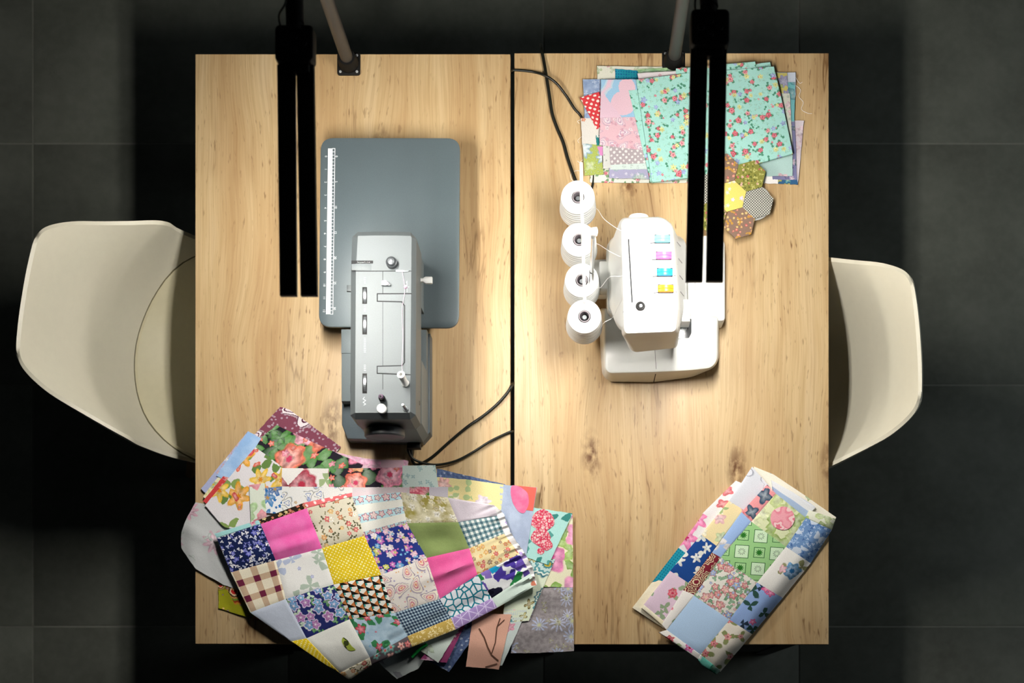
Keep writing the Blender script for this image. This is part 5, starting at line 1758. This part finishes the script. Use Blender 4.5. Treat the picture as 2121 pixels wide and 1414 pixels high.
# ------------------------------------------------------------------ the patchwork skirt with gathered waist
sk = thing('patchwork_skirt', 'patchwork skirt of bright squares with a gathered waist, spread over the pile', 'skirt', P(780, 1180, TZ + .02))
Lt = [  # lattice of patch corners (photo pixels): one list per seam, from hem to waist
    [(449, 1114), (540, 1085), (635.5, 1052), (729.5, 1028), (829.5, 1019), (927, 1030), (1024, 1046)],
    [(478, 1185), (571, 1160), (667, 1135), (755, 1109), (842.5, 1083), (949, 1081), (1030, 1068)],
    [(518, 1268), (592, 1240), (691.5, 1210), (790, 1190), (884, 1155), (972, 1135), (1044, 1105)],
    [(602.5, 1328), (635, 1321.5), (724, 1282), (817, 1269), (911, 1240), (989, 1190), (1076, 1147)],
    [(682, 1381), (703, 1393), (766, 1361), (844, 1317), (934, 1280), (1018.5, 1238.5), (1098, 1187)],
]
ROWS = [['s_navy', 's_pink', 's_beige', 's_stripe', 's_cream_olive', 's_lilac'],
        ['s_plaid', 's_white_sprig', 's_yellow', 's_multi', 's_olive', 's_gingham_teal'],
        ['s_thistle', 's_purple_blue', 's_triangles', 's_paisley', 's_pink_two', 's_orange'],
        ['s_yellow', 's_white_leaf', 's_blue_roses', 's_gingham_navy', 's_pebble', 's_bold']]
ZS = .0008 + 12.5 * LB


def bulge(x, y):
    """soft folds of the skirt in photo space"""
    v = .004 + .0045 * math.sin((x + y * 1.6) * .021 + .6) * math.sin((x - y) * .012)
    # hollow across the olive patch, ridge across the second pink patch
    v -= .010 * math.exp(-(((x - 905) / 34) ** 2 + ((y - 1118) / 18) ** 2))
    v += .011 * math.exp(-((((x - 940) * .35 + (y - 1178) * .94) / 9) ** 2 + ((x - 940) / 50) ** 2))
    v += .009 * math.exp(-((((x - 610) * .3 + (y - 1128) * .95) / 12) ** 2 + ((x - 610) / 60) ** 2))
    v -= .007 * math.exp(-((((x - 610) * .3 + (y - 1108) * .95) / 10) ** 2 + ((x - 610) / 60) ** 2))
    # lower roll of the fold along the dark gingham
    ax = (x - 900) * .42 + (y - 1285) * .91
    v -= .006 * math.exp(-(ax / 10) ** 2) * (1 if 800 < x < 1020 else 0)
    return v


def gath(x, y):
    """gathers: ridges that run towards the waist, deeper close to it"""
    w = (x * .93 - y * .37)          # distance towards the waist
    k = max(0.0, min(1.0, (w - 500) / 110))
    c = x * .40 + y * .92
    return .0075 * k * k * (math.sin(c * .36) + .5 * math.sin(c * .62 + 1.3)) + .010 * k


def skirt_relief(s, t, x, y):
    e = min(s, 1 - s, t, 1 - t)
    return bulge(x, y) + gath(x, y) - .0016 * max(0, 1 - e / .05)


for r_ in range(4):
    for c_ in range(6):
        A, B, Cc, Dd = Lt[r_][c_], Lt[r_][c_ + 1], Lt[r_ + 1][c_ + 1], Lt[r_ + 1][c_]
        cloth('patch', ROWS[r_][c_], [A, B], [Dd, Cc], ZS, .0016, (18, 18), skirt_relief, sk, field=fieldB, fray=0)
# narrow strips along the two long sides
for mt, a, b, c, d in (('s_mint', (444, 1105), (537, 1076), (540, 1085), (449, 1114)), ('s_black_yellow', (534, 1077), (629, 1041), (635.5, 1052), (540, 1085)), ('s_coral', (629, 1041), (729, 1020), (729.5, 1028), (635.5, 1052)),
                       ('s_beige', (703, 1393), (766, 1361), (770, 1377), (723, 1408)), ('s_dark_rose', (766, 1361), (844, 1317), (854, 1339), (770, 1377)), ('s_gold', (844, 1317), (934, 1280), (944, 1303), (854, 1339)),
                       ('s_hexline', (934, 1280), (1018.5, 1238.5), (1030, 1258), (944, 1303)), ('s_mint_bird', (1018.5, 1238.5), (1098, 1187), (1111, 1211), (1030, 1258))):
    t_, b_ = q4(a, b, c, d)
    cloth('border_patch', mt, t_, b_, ZS, .0016, (14, 8), skirt_relief, sk, field=fieldB, fray=0)
# waist edge
cloth('waistband', 's_waist', [(1022, 1045), (1042, 1062), (1058, 1104), (1082, 1138), (1104, 1176), (1112, 1212)], [(1010, 1050), (1032, 1072), (1046, 1108), (1074, 1146), (1094, 1184), (1104, 1212)], ZS - .002, .002, (40, 5),
      lambda s, t, x, y: bulge(x, y) * .5 + gath(x, y) * .9, sk, field=fieldB, fray=1.0)
ob = [o for o in sk.children if o.data.materials[0].name == 'cloth_s_white_leaf'][0]
fB2 = lambda x, y: fieldB(x, y) + bulge(x, y) + gath(x, y)
motif('printed_leaf', 's_leaf', [(710, 1318), (720, 1325), (727, 1336), (738, 1346), (724, 1348), (713, 1338), (707, 1328)], ZS + .0008, ob, .004, fB2)

# ------------------------------------------------------------------ folded patchwork quilt at the lower right
ql = thing('folded_patchwork', 'folded patchwork cover with a green star patch, hanging over the front corner', 'patchwork', P(1520, 1180, TZ + .001))


def fieldC(x, y):
    return .0012 * math.sin(x * .03 + y * .02)


def qrel(s, t, x, y):
    e = min(s, 1 - s, t, 1 - t)
    return .0015 * math.sin(math.pi * s) * math.sin(math.pi * t) - .0010 * max(0, 1 - e / .06)


def roll(x, y):
    """the right long side rolls down where the cover is folded"""
    d = (x - 1723) * .786 + (y - 1097) * .618 + 26
    return -.014 * max(0.0, min(1.2, d / 26.0)) ** 2.2


QT, QM, QLo = .030, .018, .009
QP = [
    # lowest layer
    (QLo, 'q_cream', [(1349, 1207), (1390, 1180)], [(1310, 1258), (1374, 1300)], .007),
    (QLo, 'q_teal', [(1405.5, 1134), (1440, 1160)], [(1349, 1207), (1390, 1225)], .007),
    (QLo, 'q_grey_flower', [(1457, 1063), (1490, 1085)], [(1405.5, 1134), (1440, 1160)], .007),
    (QLo, 'q_white_pink', [(1524, 995), (1560, 1010)], [(1455, 1063), (1490, 1085)], .007),
    (QLo, 'q_cream_edge', [(1562, 966), (1602, 982), (1668, 1026), (1732, 1071)], [(1560, 1010), (1600, 1020), (1660, 1065), (1722, 1090)], .007),
    # middle layer
    (QM, 'q_sketch', [(1558, 966), (1592, 1005)], [(1510, 1037), (1541, 1056)], .008),
    (QM, 'q_yellow', [(1510, 1037), (1541, 1056)], [(1452, 1107), (1484, 1130)], .008),
    (QM, 'q_navy', [(1452, 1107), (1484, 1130)], [(1388, 1182), (1428, 1208)], .008),
    (QM, 'q_pink_grey', [(1388, 1182), (1428, 1208)], [(1333.5, 1252), (1375, 1286)], .008),
    (QM, 'q_cream', [(1333.5, 1252), (1375, 1286)], [(1329, 1259), (1371, 1294)], .008),
    (QM, 'q_swoosh', [(1598, 994), (1640, 1018), (1690, 1050)], [(1603, 1026), (1635, 1048), (1667, 1072)], .008),
    # narrow column of the upper layer
    (QT, 'q_pink_teal', [(1589, 1003), (1607, 1022)], [(1536, 1060), (1556, 1080)], .010),
    (QT, 'q_sky', [(1536, 1060), (1556, 1080)], [(1475, 1144), (1493, 1154)], .010),
    (QT, 'q_maroon', [(1475, 1144), (1493, 1154)], [(1415, 1222), (1439, 1232)], .010),
    (QT, 'q_white_red', [(1415, 1222), (1439, 1232)], [(1371, 1293), (1381, 1304)], .010),
    # wide column
    (QT, 'q_rose', [(1607, 1022), (1669, 1072)], [(1556, 1080), (1628, 1132)], .012),
    (QT, 'q_stars', [(1556, 1080), (1628, 1132)], [(1493, 1154), (1568, 1206)], .012),
    (QT, 'q_liberty', [(1493, 1154), (1568, 1206)], [(1437, 1233), (1511, 1283)], .012),
    (QT, 'q_aqua', [(1437, 1233), (1511, 1283)], [(1381, 1304), (1451, 1355)], .012),
    (QT, 'q_white_red', [(1381, 1304), (1451, 1355)], [(1365, 1309), (1447, 1366)], .012),
    # right-hand column, rolling down
    (QT, 'q_green_rose', [(1676, 1056), (1731, 1074)], [(1669, 1072), (1723, 1097)], .012),
    (QT, 'q_denim', [(1669, 1072), (1723, 1097)], [(1628, 1132), (1679, 1166)], .012),
    (QT, 'q_blue_rose', [(1628, 1132), (1679, 1166)], [(1568, 1206), (1621, 1238)], .012),
    (QT, 'q_lavender', [(1568, 1206), (1621, 1238)], [(1511, 1283), (1558, 1313)], .012),
    (QT, 'q_cream_rose', [(1511, 1283), (1558, 1313)], [(1451, 1355), (1492, 1391)], .012),
    (QT, 'q_teal_flower', [(1447, 1362), (1451, 1355), (1493, 1388)], [(1446, 1366), (1455, 1378), (1484, 1396)], .012),
]
for h, mt, tp_, bt_, th in QP:
    rel = qrel if h != QT else (lambda s, t, x, y: qrel(s, t, x, y) + roll(x, y))
    cloth('patch', mt, tp_, bt_, h, th, (14, 14), rel, ql, field=fieldC, fray=0.15)
ob = [o for o in ql.children if o.data.materials[0].name == 'cloth_q_rose'][0]
motif('printed_rose', 'q_rose_bloom', [(1621 + 26 * math.cos(a) * (1 + .06 * math.sin(6 * a)), 1073 + 25 * math.sin(a) * (1 + .06 * math.cos(7 * a))) for a in [i * .5236 for i in range(12)]], QT + .0026, ob, .006, fieldC)
